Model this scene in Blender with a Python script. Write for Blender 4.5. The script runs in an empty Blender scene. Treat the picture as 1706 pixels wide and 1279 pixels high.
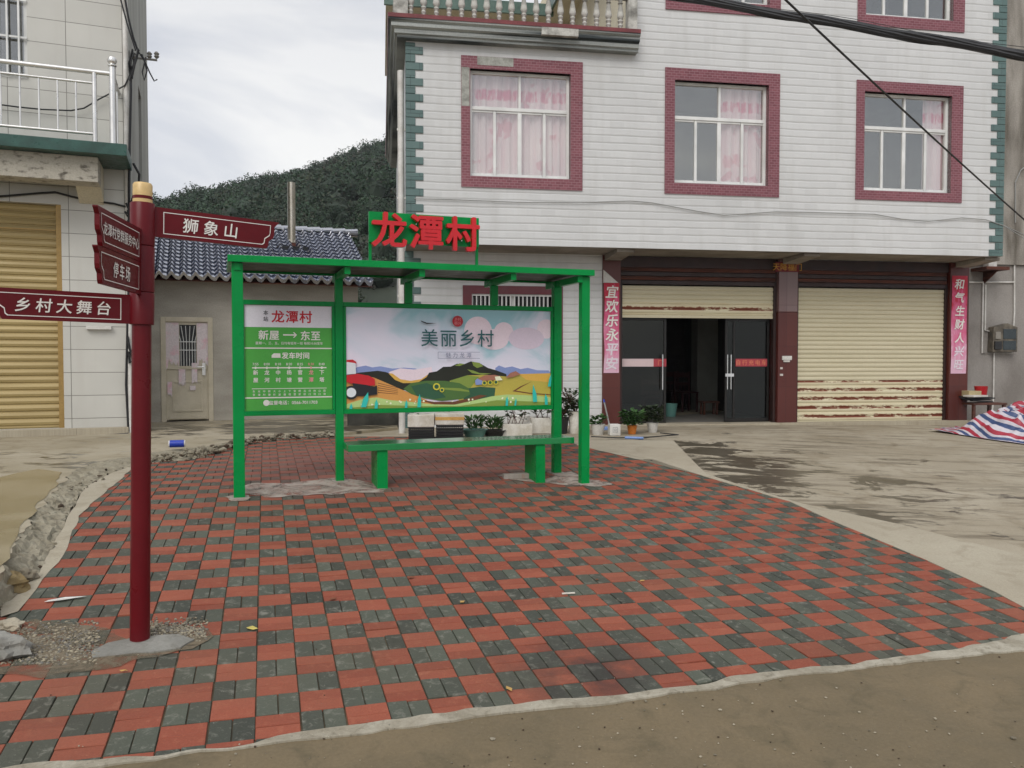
import bpy, bmesh, math, random
from mathutils import Vector, noise as mnoise
random.seed(11)
R = random.uniform
SC = bpy.context.scene
COL = SC.collection
rad = math.radians

# ------------------------------------------------------------------ camera, sky, sun, exposure
F, PITCH, CZ = 1338.0, 0.03, 1.33
cam_d = bpy.data.cameras.new("camera"); cam = bpy.data.objects.new("camera", cam_d); COL.objects.link(cam)
cam.location = (0, 0, CZ); cam.rotation_euler = (rad(90) - PITCH, 0, 0)
cam_d.sensor_width = 36; cam_d.lens = 36 * F / 1706; cam_d.clip_start = .05; cam_d.clip_end = 3000
SC.camera = cam
SC.render.engine = 'CYCLES'
SC.view_settings.view_transform = 'Standard'; SC.view_settings.look = 'None'
SC.view_settings.exposure = 0.1; SC.view_settings.gamma = 1
SC.cycles.use_denoising = True
SC.cycles.max_bounces = 8; SC.cycles.transparent_max_bounces = 12

SUN_EL, SUN_AZ = rad(42), rad(196)          # behind the camera, a little to its left
w = bpy.data.worlds.new("World"); SC.world = w; w.use_nodes = True
nt = w.node_tree; nt.nodes.clear()
def N(t, typ, **kw):
    n = t.nodes.new(typ)
    for k, v in kw.items():
        if k == 'inp':
            for a, b in v.items(): n.inputs[a].default_value = b
        else: setattr(n, k, v)
    return n
def ramp(t, stops):
    n = t.nodes.new('ShaderNodeValToRGB'); e = n.color_ramp.elements
    while len(e) < len(stops): e.new(.5)
    for i, (p, c) in enumerate(stops):
        e[i].position = p; e[i].color = (*c, 1) if len(c) == 3 else c
    return n
sky = N(nt, 'ShaderNodeTexSky', sky_type='NISHITA', sun_disc=False, sun_elevation=SUN_EL, sun_rotation=SUN_AZ, air_density=1.0, dust_density=4.0)
tc = N(nt, 'ShaderNodeTexCoord')
mp = N(nt, 'ShaderNodeMapping'); mp.inputs['Scale'].default_value = (1.6, 1.6, 4.2); mp.inputs['Location'].default_value = (3.1, 0.4, .9)
nz = N(nt, 'ShaderNodeTexNoise', inp={'Scale': 1.25, 'Detail': 7, 'Roughness': .52, 'Distortion': .5})
cr = ramp(nt, [(.34, (5.8, 6.15, 6.95)), (.50, (7.0, 7.2, 7.75)), (.64, (9.6, 9.55, 9.5))])
sep = N(nt, 'ShaderNodeSeparateXYZ')
zr = ramp(nt, [(.0, (1.12, 1.11, 1.09)), (.22, (1.06, 1.06, 1.05)), (.40, (.86, .87, .89)), (.75, (1.3, 1.3, 1.3)), (1.0, (1.5, 1.5, 1.5))])
mul = N(nt, 'ShaderNodeMix', data_type='RGBA', blend_type='MULTIPLY'); mul.inputs[0].default_value = 1
mix = N(nt, 'ShaderNodeMix', data_type='RGBA'); mix.inputs[0].default_value = .93
bg = N(nt, 'ShaderNodeBackground'); bg.inputs['Strength'].default_value = .1
wo = N(nt, 'ShaderNodeOutputWorld')
L = nt.links.new
L(tc.outputs['Generated'], mp.inputs['Vector']); L(mp.outputs[0], nz.inputs['Vector']); L(nz.outputs['Fac'], cr.inputs[0])
L(tc.outputs['Generated'], sep.inputs[0]); L(sep.outputs['Z'], zr.inputs[0])
L(cr.outputs[0], mul.inputs[6]); L(zr.outputs[0], mul.inputs[7])
L(sky.outputs[0], mix.inputs[6]); L(mul.outputs[2], mix.inputs[7]); L(mix.outputs[2], bg.inputs['Color']); L(bg.outputs[0], wo.inputs['Surface'])

sd = bpy.data.lights.new("sun", 'SUN'); sun = bpy.data.objects.new("sun", sd); COL.objects.link(sun)
sd.energy = 1.5; sd.angle = rad(35); sd.color = (1, .97, .93)
sun.location = (-20, -40, 60)
sdir = Vector((math.sin(SUN_AZ) * math.cos(SUN_EL), math.cos(SUN_AZ) * math.cos(SUN_EL), math.sin(SUN_EL)))
sun.rotation_euler = sdir.to_track_quat('Z', 'Y').to_euler()

# ------------------------------------------------------------------ helpers
def ray(px, py):
    """direction of a photograph pixel, scaled to one metre forward"""
    u = (px - 853) / F; v = (639.5 - py) / F
    y = math.cos(PITCH) + v * math.sin(PITCH); z = v * math.cos(PITCH) - math.sin(PITCH)
    return Vector((u / y, 1, z / y))
CAM = Vector((0, 0, CZ))
def at(px, py, d): return CAM + ray(px, py) * d
def smin(a, b, k=.06):
    h = max(0, min(1, .5 + .5 * (b - a) / k)); return b * (1 - h) + a * h - k * h * (1 - h)
def ground_z(x, y):
    p = -.5744 - .0394 * x + .0612 * y
    q = .04 + .012 * (min(y, 30) - 8) - .012 * max(min(x, 14) - 2, 0)
    return smin(p, q)
def gp(px, py, dz=0.0):
    """where a pixel's ray meets the ground (raised by dz)"""
    r = ray(px, py); a, b = .5, 80.0
    f = lambda t: CZ + r.z * t - ground_z(r.x * t, t) - dz
    t = a
    while t < b and f(t) > 0: t += .25
    a, b = t - .25, t
    for _ in range(30):
        m = (a + b) / 2
        if f(m) > 0: a = m
        else: b = m
    return Vector((r.x * a, a, CZ + r.z * a))
class Frame:
    """upright plane system: x along a facade, y away from the viewer"""
    def __init__(s, x, y, th): s.o = Vector((x, y)); s.d = Vector((math.cos(th), math.sin(th))); s.n = Vector((-s.d.y, s.d.x)); s.th = th
    def loc(s, px, py, yl=0.0):
        r = ray(px, py); o = s.o + s.n * yl
        # o + a d = t (rx, 1)
        det = -s.d.x * 1 + r.x * s.d.y
        a = (o.x - r.x * o.y) / det
        t = o.y + a * s.d.y
        return a, CZ + r.z * t
    def w(s, x, y, z=0.0):
        p = s.o + s.d * x + s.n * y; return Vector((p.x, p.y, z))

class MB:
    def __init__(s): s.v = []; s.f = []; s.m = []; s.mi = 0
    def add(s, vs, fs, m=None):
        b = len(s.v); s.v += [tuple(v) for v in vs]; s.f += [tuple(i + b for i in f) for f in fs]; s.m += [s.mi if m is None else m] * len(fs); return s
    def box(s, x0, x1, y0, y1, z0, z1, m=None):
        return s.add([(x0,y0,z0),(x1,y0,z0),(x1,y1,z0),(x0,y1,z0),(x0,y0,z1),(x1,y0,z1),(x1,y1,z1),(x0,y1,z1)],
                     [(0,3,2,1),(4,5,6,7),(0,1,5,4),(1,2,6,5),(2,3,7,6),(3,0,4,7)], m)
    def obox(s, c, ax, ay, az, m=None):
        """box from centre and three half-axis vectors"""
        c, ax, ay, az = map(Vector, (c, ax, ay, az))
        vs = [c + ax * i + ay * j + az * k for k in (-1, 1) for i, j in ((-1,-1),(1,-1),(1,1),(-1,1))]
        return s.add(vs, [(0,3,2,1),(4,5,6,7),(0,1,5,4),(1,2,6,5),(2,3,7,6),(3,0,4,7)], m)
    def quad(s, a, b, c, d, m=None): return s.add([a, b, c, d], [(0,1,2,3)], m)
    def prism(s, poly, axis, lo, hi, m=None):
        """extrude a 2D outline: axis 'y' takes (x,z) outlines, 'z' takes (x,y), 'x' takes (y,z)"""
        n = len(poly)
        P = {'y': lambda a, b, t: (a, t, b), 'z': lambda a, b, t: (a, b, t), 'x': lambda a, b, t: (t, a, b)}[axis]
        vs = [P(a, b, lo) for a, b in poly] + [P(a, b, hi) for a, b in poly]
        fs = [tuple(range(n)), tuple(range(2 * n - 1, n - 1, -1))] + [(i, i + n, (i + 1) % n + n, (i + 1) % n) for i in range(n)]
        return s.add(vs, fs, m)
    def tube(s, pts, r, n=8, m=None, cap=True):
        pts = [Vector(p) for p in pts]; rs = r if isinstance(r, (list, tuple)) else [r] * len(pts)
        vs = []; fs = []; up = None
        for i, p in enumerate(pts):
            t = (pts[min(i + 1, len(pts) - 1)] - pts[max(i - 1, 0)]).normalized()
            if up is None: up = Vector((0, 0, 1)) if abs(t.z) < .9 else Vector((1, 0, 0))
            a = t.cross(up).normalized(); b = a.cross(t).normalized(); up = b
            vs += [p + (a * math.cos(q) + b * math.sin(q)) * rs[i] for q in (2 * math.pi * k / n for k in range(n))]
        for i in range(len(pts) - 1):
            for k in range(n): fs.append((i*n+k, i*n+(k+1)%n, (i+1)*n+(k+1)%n, (i+1)*n+k))
        if cap: fs += [tuple(range(n - 1, -1, -1)), tuple(range(len(vs) - n, len(vs)))]
        return s.add(vs, fs, m)
    def lathe(s, prof, c=(0,0,0), n=16, m=None, cap=True):
        c = Vector(c); vs = []; fs = []
        for r, z in prof: vs += [c + Vector((r * math.cos(q), r * math.sin(q), z)) for q in (2 * math.pi * k / n for k in range(n))]
        for i in range(len(prof) - 1):
            for k in range(n): fs.append((i*n+k, i*n+(k+1)%n, (i+1)*n+(k+1)%n, (i+1)*n+k))
        if cap: fs += [tuple(range(n - 1, -1, -1)), tuple(range(len(vs) - n, len(vs)))]
        return s.add(vs, fs, m)
    def blob(s, c, r, seed=0, rough=.25, sub=2, m=None, flat=1.0):
        bm = bmesh.new(); bmesh.ops.create_icosphere(bm, subdivisions=sub, radius=1)
        c = Vector(c); rr = Vector(r) if not isinstance(r, (int, float)) else Vector((r, r, r * flat)); vs = []
        for v in bm.verts:
            k = 1 + rough * mnoise.noise(v.co * 1.7 + Vector((seed * 3.7, seed * 1.3, seed)))
            vs.append(c + Vector((v.co.x * rr.x, v.co.y * rr.y, v.co.z * rr.z)) * k)
        fs = [tuple(v.index for v in f.verts) for f in bm.faces]; bm.free()
        return s.add(vs, fs, m)
    def text(s, body, size, o, xd, zd, m=None, bold=0.0, depth=0.0, shear=0.0, xs=1.0, spacing=1.0, align='C'):
        vs, fs = glyphs(body, 0.0, depth / size if depth else 0, shear, spacing)
        if not vs: return s
        x0 = min(v[0] for v in vs); x1 = max(v[0] for v in vs)
        cx = (x0 + x1) / 2 if align == 'C' else x0
        o, xd, zd = Vector(o), Vector(xd).normalized(), Vector(zd).normalized(); nd = xd.cross(zd).normalized()
        offs = [(0, 0)] if not bold else [(bold * math.cos(k * math.pi / 4), bold * math.sin(k * math.pi / 4)) for k in range(8)]
        for k, (ox, oz) in enumerate(offs):
            s.add([o + xd * ((v[0] - cx + ox) * size * xs) + zd * ((v[1] - .38 + oz) * size) + nd * (v[2] * size + .00012 * k) for v in vs], fs, m)
        return s
    def build(s, name, mats, parent=None, smooth=False, bevel=0, seg=2, loc=None, rz=0, weld=False):
        me = bpy.data.meshes.new(name); me.from_pydata(s.v, [], s.f)
        if not isinstance(mats, (list, tuple)): mats = [mats]
        for m in mats: me.materials.append(m)
        me.polygons.foreach_set('material_index', s.m); me.update()
        if bevel or weld:
            bm = bmesh.new(); bm.from_mesh(me)
            if weld: bmesh.ops.remove_doubles(bm, verts=bm.verts, dist=1e-4)
            if bevel:
                ed = [e for e in bm.edges if len(e.link_faces) == 2 and e.calc_face_angle(0) > .6]
                bmesh.ops.bevel(bm, geom=ed, offset=bevel, segments=seg, affect='EDGES', profile=.6, clamp_overlap=True)
            bmesh.ops.recalc_face_normals(bm, faces=bm.faces)
            bm.to_mesh(me); bm.free()
        if smooth:
            me.polygons.foreach_set('use_smooth', [True] * len(me.polygons))
            try: me.set_sharp_from_angle(angle=rad(40))
            except Exception: pass
        o = bpy.data.objects.new(name, me); COL.objects.link(o)
        if parent: o.parent = parent
        if loc is not None: o.location = loc
        if rz: o.rotation_euler = (0, 0, rz)
        return o
_g = {}
def glyphs(body, bold, depth, shear, spacing):
    key = (body, bold, round(depth, 4), shear, spacing)
    if key in _g: return _g[key]
    c = bpy.data.curves.new('t', 'FONT'); c.body = body; c.offset = bold; c.extrude = depth; c.shear = shear; c.space_character = spacing
    c.resolution_u = 3
    o = bpy.data.objects.new('t', c); COL.objects.link(o); bpy.context.view_layer.update()
    ev = o.evaluated_get(bpy.context.evaluated_depsgraph_get()); me = ev.to_mesh()
    vs = [tuple(v.co) for v in me.vertices]; fs = [tuple(p.vertices) for p in me.polygons]
    ev.to_mesh_clear(); bpy.data.objects.remove(o); bpy.data.curves.remove(c)
    _g[key] = (vs, fs); return vs, fs

def tag(o, label=None, cat=None, group=None, kind=None):
    if label: o['label'] = label
    if cat: o['category'] = cat
    if group: o['group'] = group
    if kind: o['kind'] = kind
    return o
def empty(name, loc, rz, label, cat, group=None):
    o = bpy.data.objects.new(name, None); COL.objects.link(o); o.location = loc; o.rotation_euler = (0, 0, rz); o.empty_display_size = .1
    return tag(o, label, cat, group)
def struct(o): o['kind'] = 'structure'; return o

# ------------------------------------------------------------------ materials
def srgb(r, g, b):
    f = lambda c: (c / 12.92 if c <= .04045 else ((c + .055) / 1.055) ** 2.4)
    return tuple(f(c / 255) for c in (r, g, b))
def base(name):
    m = bpy.data.materials.new(name); m.use_nodes = True; t = m.node_tree; return m, t, t.nodes['Principled BSDF']
def obco(t, scale=(1,1,1)):
    a = N(t, 'ShaderNodeTexCoord'); b = N(t, 'ShaderNodeMapping'); b.inputs['Scale'].default_value = scale
    t.links.new(a.outputs['Object'], b.inputs['Vector']); return b.outputs[0]
def mixc(t, fac, a, b, mode='MIX'):
    n = N(t, 'ShaderNodeMix', data_type='RGBA', blend_type=mode)
    for i, v in ((0, fac), (6, a), (7, b)):
        if isinstance(v, bpy.types.NodeSocket): t.links.new(v, n.inputs[i])
        elif i == 0: n.inputs[0].default_value = v
        else: n.inputs[i].default_value = (*v, 1)
    return n.outputs[2]
def noise(t, co, scale, detail=6, rough=.55, dist=0):
    n = N(t, 'ShaderNodeTexNoise', inp={'Scale': scale, 'Detail': detail, 'Roughness': rough, 'Distortion': dist}); t.links.new(co, n.inputs['Vector']); return n.outputs['Fac']
def stretch(t, sock, lo, hi, a=0.0, b=1.0):
    n = N(t, 'ShaderNodeMapRange', inp={1: lo, 2: hi, 3: a, 4: b}); t.links.new(sock, n.inputs[0]); return n.outputs[0]
def bump(t, bs, h, strength, dist=.01):
    n = N(t, 'ShaderNodeBump', inp={'Strength': strength, 'Distance': dist}); t.links.new(h, n.inputs['Height']); t.links.new(n.outputs[0], bs.inputs['Normal']); return n
def mat(name, col, col2=None, scale=3, lo=.35, hi=.65, rough=.6, rvar=.1, bmp=0, bscale=40, metal=0, spec=.5, st=(1,1,1), fine=.12, dist=.01, coat=0, speck=None):
    m, t, b = base(name); co = obco(t, st)
    c2 = col2 or tuple(c * .82 for c in col)
    c = mixc(t, stretch(t, noise(t, co, scale), lo, hi), col, c2)
    fn = noise(t, obco(t), bscale, 4)
    c = mixc(t, stretch(t, fn, .3, .7, 0, 1), tuple([1 - fine] * 3), (1 + fine,) * 3, 'MIX') if False else mixc(t, 1.0, c, mixc(t, stretch(t, fn, .3, .7), (1 - fine,) * 3, (1 + fine,) * 3), 'MULTIPLY')
    if speck:
        s = stretch(t, noise(t, co, speck[1], 2, .5), speck[2], speck[2] + .05); c = mixc(t, s, c, speck[0])
    t.links.new(c, b.inputs['Base Color'])
    t.links.new(stretch(t, noise(t, co, scale * 2.3), .3, .7, max(.02, rough - rvar), min(1, rough + rvar)), b.inputs['Roughness'])
    b.inputs['Metallic'].default_value = metal; b.inputs['Specular IOR Level'].default_value = spec
    if coat: b.inputs['Coat Weight'].default_value = coat; b.inputs['Coat Roughness'].default_value = .15
    if bmp: bump(t, b, fn, bmp, dist)
    return m
def flat(name, rgb, rough=.5, spec=.4):
    return mat(name, srgb(*rgb), rough=rough, fine=.04, bscale=60, spec=spec, col2=tuple(c * .93 for c in srgb(*rgb)))
def tilemat(name, c1, c2, mortar, bw, rh, mort, off=.5, bmp=.6, rough=.5, dirt=None, nb=.3, drip=0, yz=False):
    """ceramic tile cladding: brick texture laid in facade x / z"""
    m, t, b = base(name); a = N(t, 'ShaderNodeTexCoord'); s = N(t, 'ShaderNodeSeparateXYZ'); c = N(t, 'ShaderNodeCombineXYZ'); t.links.new(a.outputs['Object'], s.inputs[0])
    ad = N(t, 'ShaderNodeMath', operation='ADD'); t.links.new(s.outputs['X'], ad.inputs[0]); t.links.new(s.outputs['Y'], ad.inputs[1])
    t.links.new(ad.outputs[0], c.inputs['X']); t.links.new(s.outputs['Z'], c.inputs['Y'])
    br = N(t, 'ShaderNodeTexBrick', offset=off, inp={'Scale': 1, 'Mortar Size': mort, 'Mortar Smooth': .3, 'Bias': 0, 'Brick Width': bw, 'Row Height': rh})
    br.inputs['Color1'].default_value = (*c1, 1); br.inputs['Color2'].default_value = (*c2, 1); br.inputs['Mortar'].default_value = (*mortar, 1)
    t.links.new(c.outputs[0], br.inputs['Vector'])
    co = obco(t); col = br.outputs['Color']
    col = mixc(t, 1.0, col, mixc(t, stretch(t, noise(t, co, .7, 5), .3, .7), (.9, .9, .9), (1.06, 1.06, 1.05)), 'MULTIPLY')
    if dirt:
        d = noise(t, obco(t, (3, 3, .35)), 1.3, 8, .62); col = mixc(t, stretch(t, d, .5, .78, 0, dirt[1]), col, dirt[0])
    t.links.new(col, b.inputs['Base Color']); b.inputs['Roughness'].default_value = rough
    h = N(t, 'ShaderNodeMath', operation='SUBTRACT'); n2 = N(t, 'ShaderNodeMath', operation='MULTIPLY'); n2.inputs[1].default_value = nb
    t.links.new(noise(t, obco(t, (1, 1, 2.2)), 13, 5), n2.inputs[0]); t.links.new(n2.outputs[0], h.inputs[0]); t.links.new(br.outputs['Fac'], h.inputs[1])
    bump(t, b, h.outputs[0], bmp, .012); return m

M = {}
def rowtile():
    m, t, b = base('white_rockface_tile'); co = obco(t); sx = N(t, 'ShaderNodeSeparateXYZ'); t.links.new(co, sx.inputs[0])
    a = N(t, 'ShaderNodeMath', operation='MULTIPLY_ADD'); a.inputs[1].default_value = 1 / .131; t.links.new(sx.outputs['Z'], a.inputs[0])
    t.links.new(stretch(t, noise(t, obco(t, (1, 1, 1)), 1.6, 3), .3, .7, -.05, .05), a.inputs[2])
    fr = N(t, 'ShaderNodeMath', operation='FRACT'); t.links.new(a.outputs[0], fr.inputs[0])
    low = stretch(t, fr.outputs[0], .24, .02); up = stretch(t, fr.outputs[0], .92, 1.0)
    ln_ = N(t, 'ShaderNodeMath', operation='MULTIPLY'); t.links.new(low, ln_.inputs[0]); t.links.new(stretch(t, noise(t, obco(t, (1, 1, 6)), 2.3, 5, .6), .32, .62, .25, 1), ln_.inputs[1])
    br = N(t, 'ShaderNodeTexBrick', offset=.5, inp={'Scale': 1, 'Mortar Size': .004, 'Brick Width': .245, 'Row Height': .131}); br.inputs['Color1'].default_value = (1, 1, 1, 1); br.inputs['Color2'].default_value = (.93, .93, .93, 1); br.inputs['Mortar'].default_value = (.93, .93, .93, 1)
    ad = N(t, 'ShaderNodeMath', operation='ADD'); t.links.new(sx.outputs['X'], ad.inputs[0]); t.links.new(sx.outputs['Y'], ad.inputs[1]); cb = N(t, 'ShaderNodeCombineXYZ'); t.links.new(ad.outputs[0], cb.inputs[0]); t.links.new(sx.outputs['Z'], cb.inputs[1]); t.links.new(cb.outputs[0], br.inputs['Vector'])
    c = mixc(t, stretch(t, noise(t, co, .55, 5), .35, .65), (.645, .645, .63), (.59, .59, .575))
    c = mixc(t, 1.0, c, br.outputs['Color'], 'MULTIPLY')
    c = mixc(t, stretch(t, noise(t, obco(t, (3, 3, .3)), 1.2, 8, .62), .50, .78, 0, .42), c, (.44, .43, .40))
    c = mixc(t, ln_.outputs[0], c, (.52, .52, .505)); t.links.new(c, b.inputs['Base Color']); b.inputs['Roughness'].default_value = .4  # chamfer shade along the foot of each course is put into the colour
    h1 = N(t, 'ShaderNodeMath', operation='MULTIPLY_ADD'); h1.inputs[1].default_value = .35; t.links.new(noise(t, obco(t, (1, 1, 2)), 12, 5), h1.inputs[0])
    h2 = N(t, 'ShaderNodeMath', operation='ADD'); t.links.new(low, h2.inputs[0]); t.links.new(up, h2.inputs[1]); h3 = N(t, 'ShaderNodeMath', operation='MULTIPLY'); h3.inputs[1].default_value = -1; t.links.new(h2.outputs[0], h3.inputs[0]); t.links.new(h3.outputs[0], h1.inputs[2])
    bump(t, b, h1.outputs[0], .55, .012); return m
M['white_tile'] = rowtile()
M['quoin_tile'] = tilemat('green_quoin_tile', srgb(92, 116, 112), srgb(80, 104, 101), srgb(72, 92, 90), .30, .21, .006, rough=.4, bmp=.5)
M['red_mosaic'] = tilemat('red_mosaic_tile', srgb(130, 74, 82), srgb(114, 60, 68), srgb(150, 112, 116), .095, .045, .004, rough=.3, bmp=.3, nb=.1)
M['beige_tile'] = tilemat('beige_large_tile', srgb(199, 197, 189), srgb(193, 191, 183), srgb(120, 117, 110), .82, .375, .006, off=0, rough=.3, bmp=.25, nb=.03, dirt=((.40, .37, .32), .25))
M['maroon_tile'] = tilemat('maroon_pillar_tile', srgb(90, 40, 32), srgb(82, 34, 28), srgb(62, 28, 26), .42, .8, .004, off=0, rough=.4, bmp=.15, nb=.04)
M['maroon_faded'] = tilemat('faded_pillar_tile', srgb(126, 104, 102), srgb(118, 94, 92), srgb(84, 62, 60), .42, .8, .004, off=0, rough=.3, bmp=.15, nb=.04)
M['plaster'] = mat('grey_render', srgb(150, 145, 139), srgb(122, 116, 110), 1.1, rough=.85, bmp=.3, bscale=60, st=(1, 1, .6))
M['side_plaster'] = mat('grey_side_render', srgb(176, 176, 168), srgb(150, 149, 141), .8, rough=.85, bmp=.3, bscale=50, st=(2, 2, .3))
M['dirty_plaster'] = mat('stained_concrete_wall', srgb(160, 154, 145), srgb(92, 86, 76), 1.0, .42, .66, rough=.9, bmp=.5, bscale=35, st=(2.2, 2.2, .45))
M['house_plaster'] = mat('brown_grey_render', srgb(180, 174, 162), srgb(150, 144, 132), 1.2, rough=.9, bmp=.4, bscale=50, st=(.6, .6, 1.8))
M['cream'] = mat('cream_wall_paint', srgb(212, 204, 182), srgb(196, 187, 163), 1.2, rough=.8)
M['cornice'] = mat('banded_cornice', srgb(168, 172, 168), srgb(44, 52, 54), 1.0, .38, .60, rough=.7, st=(.3, .3, 11), bmp=.3)  # pale grey with dark bands running along the cornice
M['balus'] = mat('weathered_cast_stone', srgb(190, 188, 180), srgb(104, 102, 96), 5, .4, .68, rough=.85, bmp=.5, bscale=70)
M['soffit'] = mat('grey_soffit', srgb(150, 143, 132), srgb(118, 110, 100), 2, rough=.9)
M['alu'] = mat('white_aluminium', srgb(228, 228, 224), rough=.4, fine=.03)
M['steel'] = mat('stainless_steel', (.80, .79, .76), rough=.33, metal=.85, fine=.03)
M['chrome'] = mat('polished_steel', (.72, .71, .68), rough=.16, metal=1, fine=.04)
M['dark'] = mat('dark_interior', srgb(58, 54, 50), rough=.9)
M['room'] = mat('room_wall', srgb(150, 148, 140), rough=.9)
M['black'] = mat('black_plastic', (.018, .018, .019), rough=.5, fine=.2)
M['cable'] = mat('black_cable', (.012, .012, .013), rough=.55)
M['wire'] = mat('grey_wire', srgb(150, 150, 146), rough=.6)
M['green'] = mat('green_enamel', srgb(0, 140, 66), srgb(0, 128, 58), 2, rough=.3, rvar=.06, fine=.02, bscale=18, spec=.16)
M['green_dark'] = mat('green_underside', srgb(10, 84, 46), rough=.4, fine=.08)
M['signred'] = mat('maroon_sign_paint', srgb(98, 16, 24), srgb(90, 13, 21), 2, rough=.36, fine=.05, spec=.22, bmp=.03, bscale=25)
M['gold'] = mat('gold_cap', srgb(208, 178, 122), srgb(198, 166, 108), 3, rough=.45, metal=.05)
M['letter_white'] = flat('lettering_white', (228, 224, 216), .5)
M['letter_red'] = mat('red_letter_acrylic', srgb(206, 18, 30), rough=.32, fine=.04)
M['red_print'] = flat('red_print', (196, 22, 40)); M['black_print'] = flat('black_print', (40, 42, 46)); M['pale_print'] = flat('pale_panel', (226, 223, 230)); M['green_print'] = flat('green_panel', (76, 164, 66))
M['pink_print'] = flat('pink_print', (226, 150, 150))
M['cream_shutter'] = mat('cream_shutter_paint', srgb(202, 193, 164), srgb(193, 184, 154), 2, rough=.5, fine=.04, st=(.3, 1, 3))
M['gold_shutter'] = mat('gold_shutter_paint', srgb(170, 150, 102), srgb(156, 136, 90), 1.5, rough=.4, fine=.04, metal=.15, st=(.3, 1, 3))
M['rust'] = mat('rust_brown', srgb(98, 52, 36), srgb(58, 30, 22), 3, rough=.8, st=(.6, 1, 6), bmp=.3)
M['curtain'] = None
M['tarp'] = None
def weathered_paint(m, grime, sk=.4):
    t = m.node_tree; b = t.nodes['Principled BSDF']; src = b.inputs['Base Color'].links[0].from_socket
    sc = stretch(t, noise(t, obco(t, (30, 30, 3)), 1.0, 6, .7), .66, .72, 0, sk); du = stretch(t, noise(t, obco(t), 3.5, 7, .65), .48, .75, 0, .35)
    c = mixc(t, du, src, grime); c = mixc(t, sc, c, tuple(min(1, x * 1.8 + .02) for x in grime)); t.links.new(c, b.inputs['Base Color'])
weathered_paint(M['green'], srgb(4, 116, 58), .15); weathered_paint(M['signred'], srgb(98, 26, 32), 0)
M['wood'] = mat('dark_wood', srgb(98, 58, 44), srgb(70, 40, 32), 3, rough=.5, st=(1, 1, 6))
M['redwood'] = mat('red_chair_wood', srgb(60, 18, 17), rough=.6)
M['foam'] = mat('white_foam', srgb(222, 218, 208), srgb(190, 182, 165), 5, rough=.85, bmp=.4, bscale=90, speck=((.25, .2, .15), 14, .70))
M['yellow_foam'] = mat('yellow_band', srgb(214, 172, 96), srgb(196, 150, 84), 6, rough=.8)
M['teal'] = mat('teal_plastic', srgb(110, 160, 150), rough=.4)
M['white_plastic'] = mat('white_plastic', srgb(216, 214, 208), srgb(190, 186, 178), 5, rough=.45)
M['orange'] = mat('orange_glaze', srgb(206, 120, 44), rough=.35)
M['blue'] = mat('blue_plastic', srgb(30, 60, 170), rough=.35)
M['ltblue'] = mat('light_blue_plastic', srgb(120, 150, 205), rough=.4)
M['redplastic'] = mat('red_plastic', srgb(190, 34, 44), rough=.4)
M['stone'] = mat('broken_stone', srgb(140, 132, 114), srgb(100, 92, 76), 5, rough=.95, bmp=.8, bscale=35)
M['soil'] = mat('dark_soil', srgb(74, 60, 46), rough=1, bmp=.8)
def leafmat(name, c, c2, sc=.4):
    m, t, b = base(name); co = obco(t)
    k = mixc(t, stretch(t, noise(t, co, sc, 3), .35, .65), c, c2)
    k = mixc(t, 1.0, k, mixc(t, stretch(t, noise(t, co, sc * 9, 2), .3, .7), (.7, .7, .7), (1.3, 1.3, 1.3)), 'MULTIPLY')
    t.links.new(k, b.inputs['Base Color']); b.inputs['Roughness'].default_value = .6; b.inputs['Specular IOR Level'].default_value = .25
    return m
M['leaf'] = leafmat('pot_leaf', (.035, .085, .025), (.06, .13, .035), 3)
M['leaf_dk'] = leafmat('shrub_leaf', (.035, .055, .028), (.06, .075, .04), 3)
def glassmat(name, tint, gloss, rough=.03, tr=1.0):
    m = bpy.data.materials.new(name); m.use_nodes = True; t = m.node_tree; t.nodes.clear()
    o = N(t, 'ShaderNodeOutputMaterial'); a = N(t, 'ShaderNodeBsdfTransparent'); a.inputs[0].default_value = (*tint, 1)
    g = N(t, 'ShaderNodeBsdfGlossy'); g.inputs['Roughness'].default_value = rough; g.inputs['Color'].default_value = (.96, .95, .91, 1)
    x = N(t, 'ShaderNodeMixShader'); lw = N(t, 'ShaderNodeMath', operation='POWER'); lw.inputs[1].default_value = 4; l0 = N(t, 'ShaderNodeLayerWeight'); l0.inputs['Blend'].default_value = .5; t.links.new(l0.outputs['Facing'], lw.inputs[0])
    mr = N(t, 'ShaderNodeMapRange', inp={1: 0, 2: 1, 3: gloss, 4: .9}); t.links.new(lw.outputs[0], mr.inputs[0]); t.links.new(mr.outputs[0], x.inputs[0])
    t.links.new(a.outputs[0], x.inputs[1]); t.links.new(g.outputs[0], x.inputs[2]); t.links.new(x.outputs[0], o.inputs[0]); return m
M['glass'] = glassmat('window_glass', (.93, .94, .93), .20, .05)
M['door_glass'] = glassmat('door_glass', (.45, .51, .48), .026, .02)
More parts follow.
